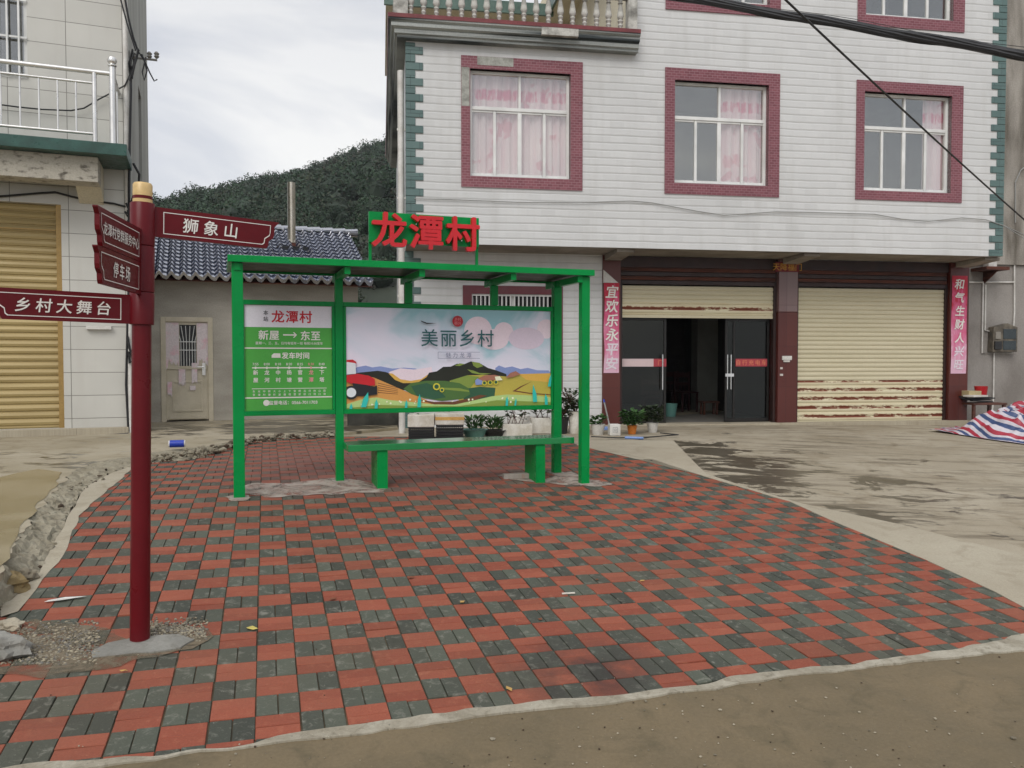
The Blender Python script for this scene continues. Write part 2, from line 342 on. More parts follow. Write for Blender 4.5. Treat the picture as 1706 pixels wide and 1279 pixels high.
def curtainmat():
    m, t, b = base('pink_curtain'); a = N(t, 'ShaderNodeTexCoord'); s = N(t, 'ShaderNodeSeparateXYZ'); t.links.new(a.outputs['UV'], s.inputs[0])
    n1 = noise(t, obco(t, (9, 1, .6)), 1.0, 3)
    c = mixc(t, stretch(t, n1, .35, .65), srgb(248, 232, 234), srgb(240, 210, 217))
    band = N(t, 'ShaderNodeMapRange', interpolation_type='SMOOTHSTEP', inp={1: .74, 2: .77, 3: 0, 4: 1}); t.links.new(s.outputs['Y'], band.inputs[0])
    band2 = N(t, 'ShaderNodeMapRange', interpolation_type='SMOOTHSTEP', inp={1: .84, 2: .87, 3: 1, 4: 0}); t.links.new(s.outputs['Y'], band2.inputs[0])
    mm = N(t, 'ShaderNodeMath', operation='MULTIPLY'); t.links.new(band.outputs[0], mm.inputs[0]); t.links.new(band2.outputs[0], mm.inputs[1])
    nn = stretch(t, noise(t, obco(t, (12, 1, 2)), 1.4, 3), .38, .56); m2 = N(t, 'ShaderNodeMath', operation='MULTIPLY'); t.links.new(mm.outputs[0], m2.inputs[0]); t.links.new(nn, m2.inputs[1])
    c = mixc(t, m2.outputs[0], c, srgb(230, 142, 166))
    fl = stretch(t, noise(t, obco(t, (1, 1, 1)), 3.2, 2), .60, .66, 0, .5); c = mixc(t, fl, c, srgb(222, 120, 148))
    t.links.new(c, b.inputs['Base Color']); b.inputs['Roughness'].default_value = .9
    return m
M['curtain'] = curtainmat()

def paintmask(t, co, cx, cy, r, soft=1.0):
    n = N(t, 'ShaderNodeVectorMath', operation='DISTANCE'); n.inputs[1].default_value = (cx, cy, 0); fl = N(t, 'ShaderNodeVectorMath', operation='MULTIPLY'); fl.inputs[1].default_value = (1, 1, 0); t.links.new(co, fl.inputs[0]); t.links.new(fl.outputs[0], n.inputs[0])
    return stretch(t, n.outputs['Value'], r + soft, r - soft if r > soft else 0)
def concrete(name, c1, c2, c3, scale=.5, rough=.85, wet=None, speck=True, tracks=0):
    m, t, b = base(name); co = obco(t)
    flatco = N(t, 'ShaderNodeVectorMath', operation='MULTIPLY'); flatco.inputs[1].default_value = (1, 1, 0); t.links.new(co, flatco.inputs[0]); fc = flatco.outputs[0]
    c = mixc(t, stretch(t, noise(t, fc, scale, 8, .6, .4), .36, .64), c1, c2)
    c = mixc(t, stretch(t, noise(t, fc, scale * 3.1, 8, .65, .8), .52, .70, 0, .75), c, c3)
    fn = noise(t, fc, 55, 5, .7)
    c = mixc(t, 1.0, c, mixc(t, stretch(t, fn, .3, .7), (.86,) * 3, (1.12,) * 3), 'MULTIPLY')
    if speck: c = mixc(t, stretch(t, noise(t, fc, 90, 2), .70, .74, 0, .7), c, tuple(x * 1.7 for x in c1))
    if speck: c = mixc(t, stretch(t, noise(t, fc, 37, 2), .72, .75, 0, .8), c, tuple(x * .35 for x in c1))
    if tracks:
        mm = N(t, 'ShaderNodeMapping'); mm.inputs['Rotation'].default_value = (0, 0, rad(8)); mm.inputs['Scale'].default_value = (.5, 3.4, 1); t.links.new(fc, mm.inputs['Vector'])
        c = mixc(t, stretch(t, noise(t, mm.outputs[0], 1.3, 10, .72, .7), .50, .62, 0, tracks), c, tuple(x * .55 for x in c3))
    rg = stretch(t, noise(t, fc, 6, 4), .3, .7, rough - .1, rough + .1)
    if wet:
        mm = N(t, 'ShaderNodeMapping'); mm.inputs['Rotation'].default_value = (0, 0, rad(-12)); mm.inputs['Scale'].default_value = (.7, 1.5, 1); t.links.new(fc, mm.inputs['Vector'])
        wn = stretch(t, noise(t, mm.outputs[0], 1.5, 10, .72, .7), .25, .75); acc = None
        for (x, y, r, so, k) in wet:
            pm = paintmask(t, fc, x, y, r, so); mu = N(t, 'ShaderNodeMath', operation='MULTIPLY'); mu.inputs[1].default_value = k; t.links.new(pm, mu.inputs[0])
            if acc is None: acc = mu.outputs[0]
            else:
                mx = N(t, 'ShaderNodeMath', operation='MAXIMUM'); t.links.new(acc, mx.inputs[0]); t.links.new(mu.outputs[0], mx.inputs[1]); acc = mx.outputs[0]
        ad = N(t, 'ShaderNodeMath', operation='MULTIPLY_ADD'); ad.inputs[1].default_value = .39; t.links.new(acc, ad.inputs[0]); t.links.new(wn, ad.inputs[2])
        wf = stretch(t, ad.outputs[0], .75, .80)
        c = mixc(t, wf, c, mixc(t, .80, c, tuple(x * .16 for x in c3)))
        q = N(t, 'ShaderNodeMix', data_type='FLOAT'); t.links.new(wf, q.inputs[0]); t.links.new(rg, q.inputs[2]); q.inputs[3].default_value = .32; rg = q.outputs[0]
    t.links.new(c, b.inputs['Base Color']); t.links.new(rg, b.inputs['Roughness']); bump(t, b, fn, .35, .006)
    return m

# ================================================================== frames of the buildings
g0 = gp(1030, 705)
HM = Frame(g0.x, g0.y, math.atan2(.160, .987))            # main house, y=0 is the ground-floor front
FU = -1.0                                                 # the upper front stands a metre forward
gl = gp(213, 722)
HL = Frame(gl.x, gl.y, rad(21.4))                         # left house, x=0 is its street corner
gs = gp(310, 703)
HS = Frame(gs.x, gs.y, rad(21.4))                         # small tiled house

p1 = Vector((-2.636, 7.73)); HB = Frame(p1.x, p1.y, rad(19.9))     # bus shelter

def hu(px, py): return HM.loc(px, py, FU)
# ================================================================== ground, road, pavement
wetspots = []
for (px, py, r, so, k) in ((1165, 745, .9, .6, 1), (1215, 765, 1.2, 1.0, .95), (1260, 800, 1.0, .9, .9), (1400, 790, 1.3, 1.2, .62), (1130, 737, .7, .5, .9), (1420, 855, 1.0, .8, .7), (1600, 860, 1.5, 1.4, .45)):
    p = gp(px, py); wetspots.append((p.x, p.y, r, so, k))
M['yard'] = concrete('yard_concrete', srgb(168, 158, 138), srgb(148, 137, 116), srgb(124, 110, 86), .6, wet=wetspots, tracks=.7)
M['road'] = concrete('road_concrete', srgb(116, 101, 75), srgb(101, 89, 66), srgb(86, 77, 55), 1.3, rough=.75)
M['apron'] = concrete('pale_apron_concrete', srgb(170, 161, 141), srgb(159, 149, 129), srgb(140, 129, 108), .8)
M['kerb'] = concrete('kerb_mortar', srgb(168, 161, 144), srgb(140, 132, 114), srgb(104, 96, 78), 5)
slabwet = []
for (px, py, r, so, k) in ((320, 716, 1.2, .9, .9), (450, 712, 1.6, 1.0, .95), (540, 712, 1.5, 1.0, .95), (150, 775, .7, .6, .6), (60, 770, .8, .8, .6)):
    p = gp(px, py); slabwet.append((p.x, p.y, r, so, k))
M['slab'] = concrete('old_slab_concrete', srgb(168, 158, 137), srgb(148, 137, 113), srgb(118, 105, 78), .7, wet=slabwet)
M['mortar'] = concrete('spilled_mortar', srgb(168, 160, 150), srgb(150, 140, 130), srgb(160, 120, 105), 5)
def thin(m, lo, hi, scale=5):
    """let a smear thin out to nothing in patches"""
    t = m.node_tree; b = t.nodes['Principled BSDF']; t.links.new(stretch(t, noise(t, obco(t), scale, 8, .7, .6), lo, hi), b.inputs['Alpha'])
    return m
M['smear'] = thin(concrete('mortar_smear', srgb(172, 162, 150), srgb(156, 140, 130), srgb(156, 112, 98), 4), .30, .56)
M['dirt'] = thin(concrete('gritty_dirt', srgb(122, 110, 90), srgb(104, 92, 72), srgb(84, 74, 56), 5), .36, .58, 3)
M['joint'] = mat('paver_joint_sand', srgb(110, 97, 74), srgb(62, 55, 42), 4, rough=1)

def sheet(name, poly, dz, m, cut=.6, zf=None, jitter=0, skirt=0):
    """ground-following sheet from a world xy outline"""
    bm = bmesh.new(); vs = [bm.verts.new((x, y, 0)) for x, y in poly]; bm.faces.new(vs)
    bmesh.ops.triangulate(bm, faces=bm.faces)
    xs = [p[0] for p in poly]; ys = [p[1] for p in poly]
    for ax, lo, hi in ((0, min(xs), max(xs)), (1, min(ys), max(ys))):
        c = lo + cut
        while c < hi:
            no = (1, 0, 0) if ax == 0 else (0, 1, 0); co = (c, 0, 0) if ax == 0 else (0, c, 0)
            bmesh.ops.bisect_plane(bm, geom=bm.verts[:] + bm.edges[:] + bm.faces[:], plane_co=co, plane_no=no); c += cut
    for v in bm.verts: v.co.z = (zf or ground_z)(v.co.x, v.co.y) + dz + (jitter * mnoise.noise(v.co * 3) if jitter else 0)
    bmesh.ops.recalc_face_normals(bm, faces=bm.faces)
    for f in bm.faces:
        if f.normal.z < 0: f.normal_flip()
    if skirt:
        ex = bmesh.ops.extrude_edge_only(bm, edges=[e for e in bm.edges if e.is_boundary])
        for v in ex['geom']:
            if isinstance(v, bmesh.types.BMVert): v.co.z -= skirt
        bmesh.ops.recalc_face_normals(bm, faces=bm.faces)
        if sum(f.normal.z for f in bm.faces) < 0: bmesh.ops.reverse_faces(bm, faces=bm.faces)
    me = bpy.data.meshes.new(name); bm.to_mesh(me); bm.free(); me.materials.append(m)
    me.polygons.foreach_set('use_smooth', [True] * len(me.polygons))
    if skirt: me.set_sharp_from_angle(angle=rad(40))
    o = bpy.data.objects.new(name, me); COL.objects.link(o); return o
def wob(pts, step=.25, amp=.03, closed=False):
    """densify an outline and roughen it"""
    out = []
    n = len(pts)
    for i in range(n if closed else n - 1):
        a = Vector(pts[i][:2]); b = Vector(pts[(i + 1) % n][:2]); k = max(1, int((b - a).length / step)); nn = Vector((-(b - a).y, (b - a).x)).normalized()
        for j in range(k):
            p = a.lerp(b, j / k); q = Vector((p.x * 2.3, p.y * 2.3, 0)); p = p + nn * amp * (mnoise.noise(q) + .6 * mnoise.noise(q * 3.1)); out.append((p.x, p.y))
    if not closed: out.append(tuple(pts[-1][:2]))
    return out
G = lambda L, dz=0: [tuple(gp(x, y, dz))[:2] for x, y in L]

# base terrain: one sheet out to the hill
bm = MB()
xs = [-400, -200, -90, -50, -30, -22] + [-18 + .75 * i for i in range(53)] + [26, 34, 60, 120, 250, 400]
ys = [-60, -25, -10] + [-4 + .5 * i for i in range(58)] + [28, 34, 45, 60, 90, 150, 240, 400, 900]
bm.add([(x, y, ground_z(x, y) - .03 + (-.03 if y < 1 else 0)) for y in ys for x in xs], [(j*len(xs)+i, j*len(xs)+i+1, (j+1)*len(xs)+i+1, (j+1)*len(xs)+i) for j in range(len(ys)-1) for i in range(len(xs)-1)])
struct(bm.build('ground', M['yard'], smooth=True))

kerb_in = [(1706,1057),(1656,1071),(1543,1091),(1407,1107),(1312,1116),(1204,1130),(1162,1139),(1034,1158),(922,1169),(862,1175),(724,1190),(600,1205),(503,1219),(425,1239),(341,1250),(251,1261),(70,1279)]
kerb_out = [(1706,1087),(1452,1114),(1290,1132),(1158,1146),(1200,1148),(975,1180),(810,1193),(600,1226),(471,1243),(352,1254),(204,1277)]
kerb_out = [(1706,1087),(1452,1114),(1290,1133),(1190,1149),(975,1180),(810,1196),(600,1226),(471,1243),(352,1254),(204,1277)]
kin = G(kerb_in); kout = G(kerb_out)
def extend(pts, first, last):
    a, b = Vector(pts[0]), Vector(pts[1]); c, d = Vector(pts[-1]), Vector(pts[-2])
    return [tuple(a + (a - b).normalized() * first)] + list(pts) + [tuple(c + (c - d).normalized() * last)]
kin = extend(kin, .12, 1.6); kout = extend(kout, 1.2, 1.9)
pr = G([(1000,751),(1090,766),(1172,793),(1226,809),(1317,836),(1385,867),(1452,895),(1543,933),(1656,985),(1706,1012)]); 
far = G([(224,773),(256,768),(307,767),(352,751),(410,739),(459,727),(570,727),(700,727),(850,729),(935,733)])
left = G([(0,1028),(32,1017),(70,966),(106,924),(128,860),(186,809)])
corner = tuple(Vector(kin[-1]) + Vector((-1.2, .3)))
lowleft = tuple(gp(-120, 1060))[:2]
pave_poly = [lowleft] + left + far + pr + kin
# --- the pavers: 10 x 20 cm bricks in pairs, red lying across, dark lying along
A0 = Vector((-1.23535, 3.82728)); EI = Vector((.191109, .058837)); EJ = Vector((-.058443, .190759))
def to_w(i, j): return A0 + EI * i + EJ * j
det = EI.x * EJ.y - EI.y * EJ.x
def to_g(p): q = Vector(p) - A0; return ((q.x * EJ.y - q.y * EJ.x) / det, (EI.x * q.y - EI.y * q.x) / det)
pg = [to_g(p) for p in pave_poly]
def clip(poly, x0, x1, y0, y1):
    for ax, lim, sg in ((0, x0, 1), (0, x1, -1), (1, y0, 1), (1, y1, -1)):
        out = []
        for k in range(len(poly)):
            a, b = poly[k], poly[(k + 1) % len(poly)]; da, db = (a[ax] - lim) * sg, (b[ax] - lim) * sg
            if da >= 0: out.append(a)
            if (da >= 0) != (db >= 0):
                t = da / (da - db); out.append((a[0] + t * (b[0] - a[0]), a[1] + t * (b[1] - a[1])))
        poly = out
        if not poly: return []
    return poly
def inside(p, poly):
    c = False
    for k in range(len(poly)):
        a, b = poly[k], poly[k - 1]
        if (a[1] > p[1]) != (b[1] > p[1]) and p[0] < (b[0] - a[0]) * (p[1] - a[1]) / (b[1] - a[1]) + a[0]: c = not c
    return c
pv = MB(); tone = []
i0, i1 = int(min(p[0] for p in pg)) - 1, int(max(p[0] for p in pg)) + 1
j0, j1 = int(min(p[1] for p in pg)) - 1, int(max(p[1] for p in pg)) + 1
for i in range(i0, i1 + 1):
    for j in range(j0, j1 + 1):
        # cell (0,-1)..: red where i=0,j=-2
        red = (i + j) % 2 == 0
        for h in (0, 1):
            if red: bx = (i, i + 1, j + h * .5, j + h * .5 + .5)
            else: bx = (i + h * .5, i + h * .5 + .5, j, j + 1)
            g = .013
            if h == 0: tight = R(0, 1) < .6 and red; jx, jy = R(-.012, .012), R(-.012, .012)
            a_, b_ = (.003, g) if tight else (g, g)
            bx = (bx[0] + g + jx, bx[1] - g + jx, bx[2] + (g if h == 0 else a_) + jy, bx[3] - (g if h == 1 else a_) + jy) if red else (bx[0] + g + jx, bx[1] - g + jx, bx[2] + g + jy, bx[3] - g + jy)
            cs = [(bx[0], bx[2]), (bx[1], bx[2]), (bx[1], bx[3]), (bx[0], bx[3])]
            ins = [inside(c, pg) for c in cs]
            if all(ins): poly = cs
            else:
                poly = clip(pg, *bx)
                if len(poly) < 3: continue
                ar = sum(poly[k][0] * poly[(k+1) % len(poly)][1] - poly[(k+1) % len(poly)][0] * poly[k][1] for k in range(len(poly))) / 2
                if abs(ar) < .03: continue
                if ar < 0: poly = poly[::-1]
            n = len(poly); cx = sum(p[0] for p in poly) / n; cy = sum(p[1] for p in poly) / n
            dz = R(-.0025, .0025) - (R(0, .006) if R(0, 1) < .06 else 0); tx, ty = R(-.018, .018), R(-.018, .018)
            rings = []
            for sh, zz in ((0, -.02), (0, -.0035), (.022, 0)):
                for p in poly:
                    q = (p[0] + (cx - p[0]) * sh / max(.25, abs(p[0] - cx) + .01) * .5, p[1] + (cy - p[1]) * sh / max(.25, abs(p[1] - cy) + .01) * .5)
                    W = to_w(*q); rings.append((W.x, W.y, ground_z(W.x, W.y) + zz + dz + (q[0] - cx) * .2 * tx + (q[1] - cy) * .2 * ty))
            fs = [tuple(range(2 * n, 3 * n))] + [(r * n + k, r * n + (k + 1) % n, (r + 1) * n + (k + 1) % n, (r + 1) * n + k) for r in (0, 1) for k in range(n)]
            pv.add(rings, fs, 0 if red else 1); tone += [R(0, 1)] * len(fs)
def pavermat(name, c1, c2, pale, dirtk):
    m, t, b = base(name); a = N(t, 'ShaderNodeAttribute', attribute_name='tone'); co = obco(t)
    c = mixc(t, a.outputs['Fac'], c1, c2)
    fn = noise(t, co, 120, 4, .7); n2 = noise(t, co, 16, 6, .65, .6)
    n3 = noise(t, co, 34, 5, .75, 1.2)
    c = mixc(t, stretch(t, n2, .54, .72, 0, pale[1]), c, pale[0]); c = mixc(t, stretch(t, n3, .60, .70, 0, pale[1]), c, pale[0]); c = mixc(t, stretch(t, n3, .36, .30, 0, .5), c, tuple(x * .45 for x in c2))
    c = mixc(t, stretch(t, noise(t, co, .9, 7, .6), .45, .72, 0, dirtk), c, srgb(96, 82, 62))
    # a scorch / oil stain near the kerb and dull dust in the shelter
    s = gp(985, 1122); st = paintmask(t, co, s.x, s.y, .30, .30); sm = N(t, 'ShaderNodeMath', operation='MULTIPLY'); t.links.new(st, sm.inputs[0]); t.links.new(stretch(t, noise(t, co, 5, 6, .6), .3, .55), sm.inputs[1])
    sm2 = N(t, 'ShaderNodeMath', operation='MULTIPLY'); sm2.inputs[1].default_value = .88; t.links.new(sm.outputs[0], sm2.inputs[0])
    c = mixc(t, sm2.outputs[0], c, (.035, .028, .024))
    c = mixc(t, 1.0, c, mixc(t, stretch(t, fn, .3, .7), (.86,) * 3, (1.14,) * 3), 'MULTIPLY')
    P = HB.w(1.9, 1.9); fc = N(t, 'ShaderNodeVectorMath', operation='MULTIPLY'); fc.inputs[1].default_value = (1, 1, 0); t.links.new(co, fc.inputs[0])
    du = N(t, 'ShaderNodeMath', operation='MULTIPLY'); t.links.new(paintmask(t, fc.outputs[0], P.x, P.y, 1.9, .7), du.inputs[0]); t.links.new(stretch(t, noise(t, co, 2.2, 6, .65), .25, .6, .25, .8), du.inputs[1])
    c = mixc(t, du.outputs[0], c, srgb(132, 88, 78))
    t.links.new(c, b.inputs['Base Color']); t.links.new(stretch(t, n2, .3, .7, .62, .85), b.inputs['Roughness']); b.inputs['Specular IOR Level'].default_value = .35
    bump(t, b, fn, .25, .004); return m
M['pave_red'] = pavermat('red_paver', srgb(148, 80, 59), srgb(130, 66, 48), (srgb(178, 120, 94), .35), .30)
M['pave_dark'] = pavermat('dark_paver', srgb(84, 88, 76), srgb(60, 62, 54), (srgb(146, 144, 132), .6), .2)
po = pv.build('pavement', [M['pave_red'], M['pave_dark']])
at_ = po.data.attributes.new('tone', 'FLOAT', 'FACE'); at_.data.foreach_set('value', tone); struct(po)
struct(sheet('pavement_bed', pave_poly, -.011, M['joint'], .5))
kr = kin + kout[::-1]
struct(sheet('kerb', wob(kin, .05, .035) + wob([tuple(Vector(p) + Vector((0, .018))) for p in kout], .05, .03)[::-1], .005, M['kerb'], .12, jitter=.006, skirt=.06))
kmid = [tuple(Vector(p).lerp(Vector(kin[min(len(kin) - 1, int(i / len(kout) * len(kin)))]), 0) + Vector((0, .05))) for i, p in enumerate(kout)]
rpoly = [(kout[0][0] + 12, kout[0][1] + 1.0), (40, kout[0][1] + 3.0), (40, -30), (-40, -30), (-40, kout[-1][1] - 1.0)] + kmid[::-1]
struct(sheet('road', rpoly, -.004, M['road'], 1.0))
ap_out = G([(985,733),(1000,733),(1122,734),(1143,756),(1176,789),(1194,795),(1275,821),(1337,839),(1502,874),(1706,926)]); ap_out += [tuple(Vector(ap_out[-1]) + (Vector(ap_out[-1]) - Vector(ap_out[-2])).normalized() * .5)]
prw = [tuple(p) for p in pr]
apron_end = kin[0]
struct(sheet('concrete_apron', [tuple(gp(960, 741))[:2]] + prw + [apron_end, tuple(Vector(kout[0]) + Vector((.02, .03))), tuple(Vector(kout[0]) + Vector((.5, .4)))] + ap_out[::-1], .003, M['apron'], .4, skirt=.06))

# --- old slab on the left with its broken edge, and the muddy water on it
slab_z = lambda x, y: max(.055 + .012 * (y - 8), ground_z(x, y) - .015)
def sp(px, py):
    r = ray(px, py); a = .5
    while CZ + r.z * a > slab_z(r.x * a, a) and a < 40: a += .01
    return (r.x * a, a)
lip = [sp(*p) for p in [(-60, 1010), (0, 962), (19, 918), (48, 867), (70, 838), (96, 812), (122, 782), (160, 770), (192, 764), (235, 756), (300, 748), (360, 741), (420, 730), (560, 722)]]
lipw = wob(lip, .05, .07)
struct(sheet('old_slab', [(-14, 2.5), (-5.0, 2.4)] + lipw + [tuple(HM.w(hu(677, 200)[0] - .15, -.3))[:2], tuple(HM.w(hu(677, 200)[0] - .15, 4))[:2], (-16, 19)], 0, M['slab'], .5, zf=slab_z, skirt=.5))
foot = G([(-60, 1075), (0, 1015), (64, 962), (84, 920), (104, 880), (118, 848), (140, 815), (180, 790), (225, 778), (262, 770), (330, 764), (380, 748), (430, 736), (565, 727)])
fa = MB(); nu, nv = 320, 9
def along(pts, u):
    L_ = [0]
    for i in range(1, len(pts)): L_.append(L_[-1] + (Vector(pts[i]) - Vector(pts[i-1])).length)
    d = u * L_[-1]
    for i in range(1, len(pts)):
        if d <= L_[i] or i == len(pts) - 1: return Vector(pts[i-1]).lerp(Vector(pts[i]), (d - L_[i-1]) / max(1e-6, L_[i] - L_[i-1]))
for a in range(nu + 1):
    for b in range(nv + 1):
        k = b / nv; p0 = along(lipw, a / nu); p1 = along(foot, a / nu); p = p0.lerp(p1, k)
        z0 = slab_z(*p0); z1 = ground_z(*p1) - .01; q = Vector((p.x * 4, p.y * 4, k * 2))
        zz = z0 + (z1 - z0) * (k ** .8) + (.03 * mnoise.noise(q * 1.4) + .025 * mnoise.noise(q * 4.7) + .018 * mnoise.noise(q * 11) if 0 < b else 0)
        fa.add([(p.x + .03 * mnoise.noise(q * 2), p.y + .03 * mnoise.noise(q * 2 + Vector((9, 0, 0))), zz)], [])
fa.f = [(a*(nv+1)+b, a*(nv+1)+b+1, (a+1)*(nv+1)+b+1, (a+1)*(nv+1)+b) for a in range(nu) for b in range(nv)]; fa.m = [0] * len(fa.f)
M['broken'] = concrete('broken_concrete', srgb(150, 143, 124), srgb(122, 114, 95), srgb(84, 75, 58), 5)
struct(fa.build('broken_slab_edge', M['broken']))
struct(sheet('mortar_strip', wob(G([(0, 1028), (32, 1019), (72, 966), (108, 924), (130, 860), (188, 810), (226, 774)]), .15, .03) + wob(G([(0, 1012), (62, 960), (84, 918), (108, 870), (142, 812), (186, 788), (222, 776)]), .15, .02)[::-1], .004, M['apron'], .3))
mud, t, b = base('muddy_water'); b.inputs['Base Color'].default_value = (*srgb(118, 106, 76), 1); b.inputs['Roughness'].default_value = .14
t.links.new(mixc(t, stretch(t, noise(t, obco(t), 1.2, 6), .4, .65), srgb(126, 118, 95), srgb(148, 140, 119)), b.inputs['Base Color'])
pud = [sp(*p) for p in [(-200, 820), (0, 795), (60, 782), (104, 787), (92, 812), (66, 838), (44, 868), (16, 915), (-6, 950), (-200, 1000)]]
struct(sheet('puddle', wob(pud, .2, .05, True), .004, mud, .6, zf=slab_z))

# --- mortar, footing and gravel on the pavers
def blotch(name, pts, dz, m, amp=.04, skirt=0):
    return struct(sheet(name, wob(G(pts), .06, amp, True), dz, m, .12, jitter=.006 if skirt else 0, skirt=skirt))
blotch('mortar_spill', [(408, 806), (430, 803), (480, 805), (560, 797), (600, 800), (640, 812), (640, 822), (585, 824), (500, 826), (440, 829), (412, 822)], .005, M['smear'], .10)
blotch('mortar_spill', [(374, 828), (400, 823), (418, 829), (410, 835), (385, 836)], .006, M['smear'], .05)
blotch('mortar_spill', [(905, 803), (920, 790), (950, 786), (968, 797), (1002, 800), (1022, 806), (1000, 811), (960, 808)], .005, M['smear'], .10)
blotch('mortar_spill', [(826, 792), (868, 788), (895, 795), (890, 803), (850, 800)], .005, M['smear'], .10)
blotch('dirt_patch', [(-60, 1035), (60, 1032), (130, 1040), (205, 1062), (260, 1045), (320, 1040), (350, 1060), (320, 1082), (200, 1112), (100, 1128), (20, 1125), (-60, 1120)], .004, M['dirt'], .12)
M['footing'] = concrete('grey_footing_cement', srgb(140, 138, 130), srgb(122, 120, 112), srgb(104, 100, 90), 4)
blotch('cement_footing', [(158, 1087), (180, 1072), (215, 1064), (262, 1060), (300, 1058), (318, 1068), (300, 1083), (248, 1090), (200, 1094), (160, 1096)], .010, M['footing'], .05, .03)
gr = MB()
for _ in range(2600):
    px = R(-10, 165) if R(0, 1) < .7 else R(245, 345); py = random.gauss(1072, 22) if px < 200 else random.gauss(1050, 9)
    if px < 200 and (py > 1108 or py < 1035): continue
    p = gp(px, py); s = R(.003, .009)
    gr.blob((p.x, p.y, p.z + s * .4), (s * R(.8, 1.4), s * R(.8, 1.4), s * .8), _, .5, 1, random.choice((0, 0, 1, 2)))
tag(gr.build('gravel', [M['stone'], mat('pale_gravel', srgb(158, 148, 126), rough=.95), mat('grey_gravel', srgb(112, 108, 100), rough=.95)]), kind='stuff')
gt = MB()
for k in range(300):
    px, py = R(60, 1706), R(1075, 1279); p = gp(px, py)
    if inside((p.x, p.y), pave_poly): 
        if k % 5: continue
        sz = R(.0015, .004); dz = .002
    else: sz = R(.002, .006) * (1 if R(0, 1) < .93 else 2); dz = -.002
    gt.blob((p.x, p.y, p.z + dz + sz * .4), (sz * R(.8, 1.5), sz * R(.8, 1.4), sz * .7), k, .5, 1, random.choice((0, 1, 2)))
tag(gt.build('road_grit', [M['stone'], M['soil'], M['apron']]), kind='stuff')
rub = MB()
for k in range(320):
    u = R(0, 1) if k < 60 else R(.62, 1); q = along(lipw, u).lerp(along(foot, u), R(.45, 1.15)); s = R(.008, .03) * (1.5 if u > .6 else 1)
    rub.blob((q.x, q.y, ground_z(*q) + s * .4 + (.06 if u > .62 else 0) * R(0, 1)), (s * R(.8, 1.5), s * R(.7, 1.3), s * R(.5, .9)), k, .6, 1, random.choice((0, 0, 0, 1, 2)))
tag(rub.build('rubble', [M['stone'], M['broken'], M['soil']]), kind='stuff')
def rock(px, py, r, label, m='stone', sd=1):
    p = gp(px, py); o = MB().blob((0, 0, 0), r, sd, .55, 3).build('rock', M[m], smooth=False, loc=(p.x, p.y, p.z + r[2] * .6)); tag(o, label, 'rock')
M['ochre_stone'] = mat('ochre_stone', srgb(142, 122, 82), srgb(104, 90, 62), 5, rough=.9, bmp=.8, bscale=30)
rock(8, 985, (.13, .10, .07), 'ochre broken rock below the puddle at the left edge', 'ochre_stone', 3)
rock(44, 966, (.07, .06, .045), 'grey speckled concrete lump beside the ochre rock', 'stone', 5)
rock(5, 1092, (.13, .10, .07), 'dark wet stone lying on the gravel at the left edge', 'footing', 8)
rock(14, 1046, (.08, .05, .03), 'pale angular stone above the gravel patch', 'apron', 12)
# ================================================================== MAIN WHITE HOUSE
house = empty('white_tiled_house', (HM.o.x, HM.o.y, 0), HM.th, 'three storey white tiled house with green quoins, red window surrounds and two roller shutter bays', 'house')
def hg(px, py, y=0): return HM.loc(px, py, y)
XL, XR = hu(677, 200)[0], hu(1673, 200)[0]
ZS = 3.30; Z3 = 6.98; ZT = 11.2
XB = hu(1056, 80)[0]                                     # right end of the terrace
def wall_holes(mb, x0, x1, z0, z1, y, holes, depth=.24, m=0, mr=None):
    X = sorted({x0, x1, *[h[0] for h in holes], *[h[1] for h in holes]}); Z = sorted({z0, z1, *[h[2] for h in holes], *[h[3] for h in holes]})
    for a in range(len(X) - 1):
        for c in range(len(Z) - 1):
            mx, mz = (X[a] + X[a+1]) / 2, (Z[c] + Z[c+1]) / 2
            if any(h[0] < mx < h[1] and h[2] < mz < h[3] for h in holes): continue
            mb.quad((X[a], y, Z[c]), (X[a+1], y, Z[c]), (X[a+1], y, Z[c+1]), (X[a], y, Z[c+1]), m)
    r = m if mr is None else mr
    for (a, b_, c, d) in holes:
        mb.quad((a, y, c), (a, y, d), (a, y + depth, d), (a, y + depth, c), r); mb.quad((b_, y, c), (b_, y + depth, c), (b_, y + depth, d), (b_, y, d), r)
        mb.quad((a, y, c), (a, y + depth, c), (b_, y + depth, c), (b_, y, c), r); mb.quad((a, y, d), (b_, y, d), (b_, y + depth, d), (a, y + depth, d), r)
def wrect(a, b, yl=None):
    f = hu if yl is None else (lambda x, y: hg(x, y, yl))
    (x0, z1), (x1, z0) = f(*a), f(*b); return [x0, x1, z0, z1]
W1 = wrect((783, 114), (950, 299)); W2 = wrect((1124, 133), (1279, 310)); W3 = wrect((1440, 152), (1583, 322))
S1 = wrect((768, 92), (970, 318)); S2 = wrect((1108, 112), (1297, 329)); S3 = wrect((1427, 133), (1601, 338))
zl = 3.52                                                # storey height between like windows
for s in (W1, W2, W3): pass
U2 = [W2[0], W2[1], W2[2] + zl, W2[3] + zl]; U3 = [W3[0], W3[1], W3[2] + zl - .02, W3[3] + zl]
T2 = [S2[0], S2[1], hu(1200, 22)[1], S2[3] + zl]; T3 = [S3[0], S3[1], hu(1515, 48)[1], S3[3] + zl]
U2[2] = T2[2] + .20; U3[2] = T3[2] + .20
mb = MB()
wall_holes(mb, XL, XR, ZS, Z3, FU, [W1, W2, W3]); wall_holes(mb, XB, XR, Z3, ZT, FU, [U2, U3])
mb.quad((XL, FU, ZS), (XL, FU, Z3), (XL, 8, Z3), (XL, 8, ZS)); mb.quad((XR, FU, ZS), (XR, 8, ZS), (XR, 8, ZT), (XR, FU, ZT))
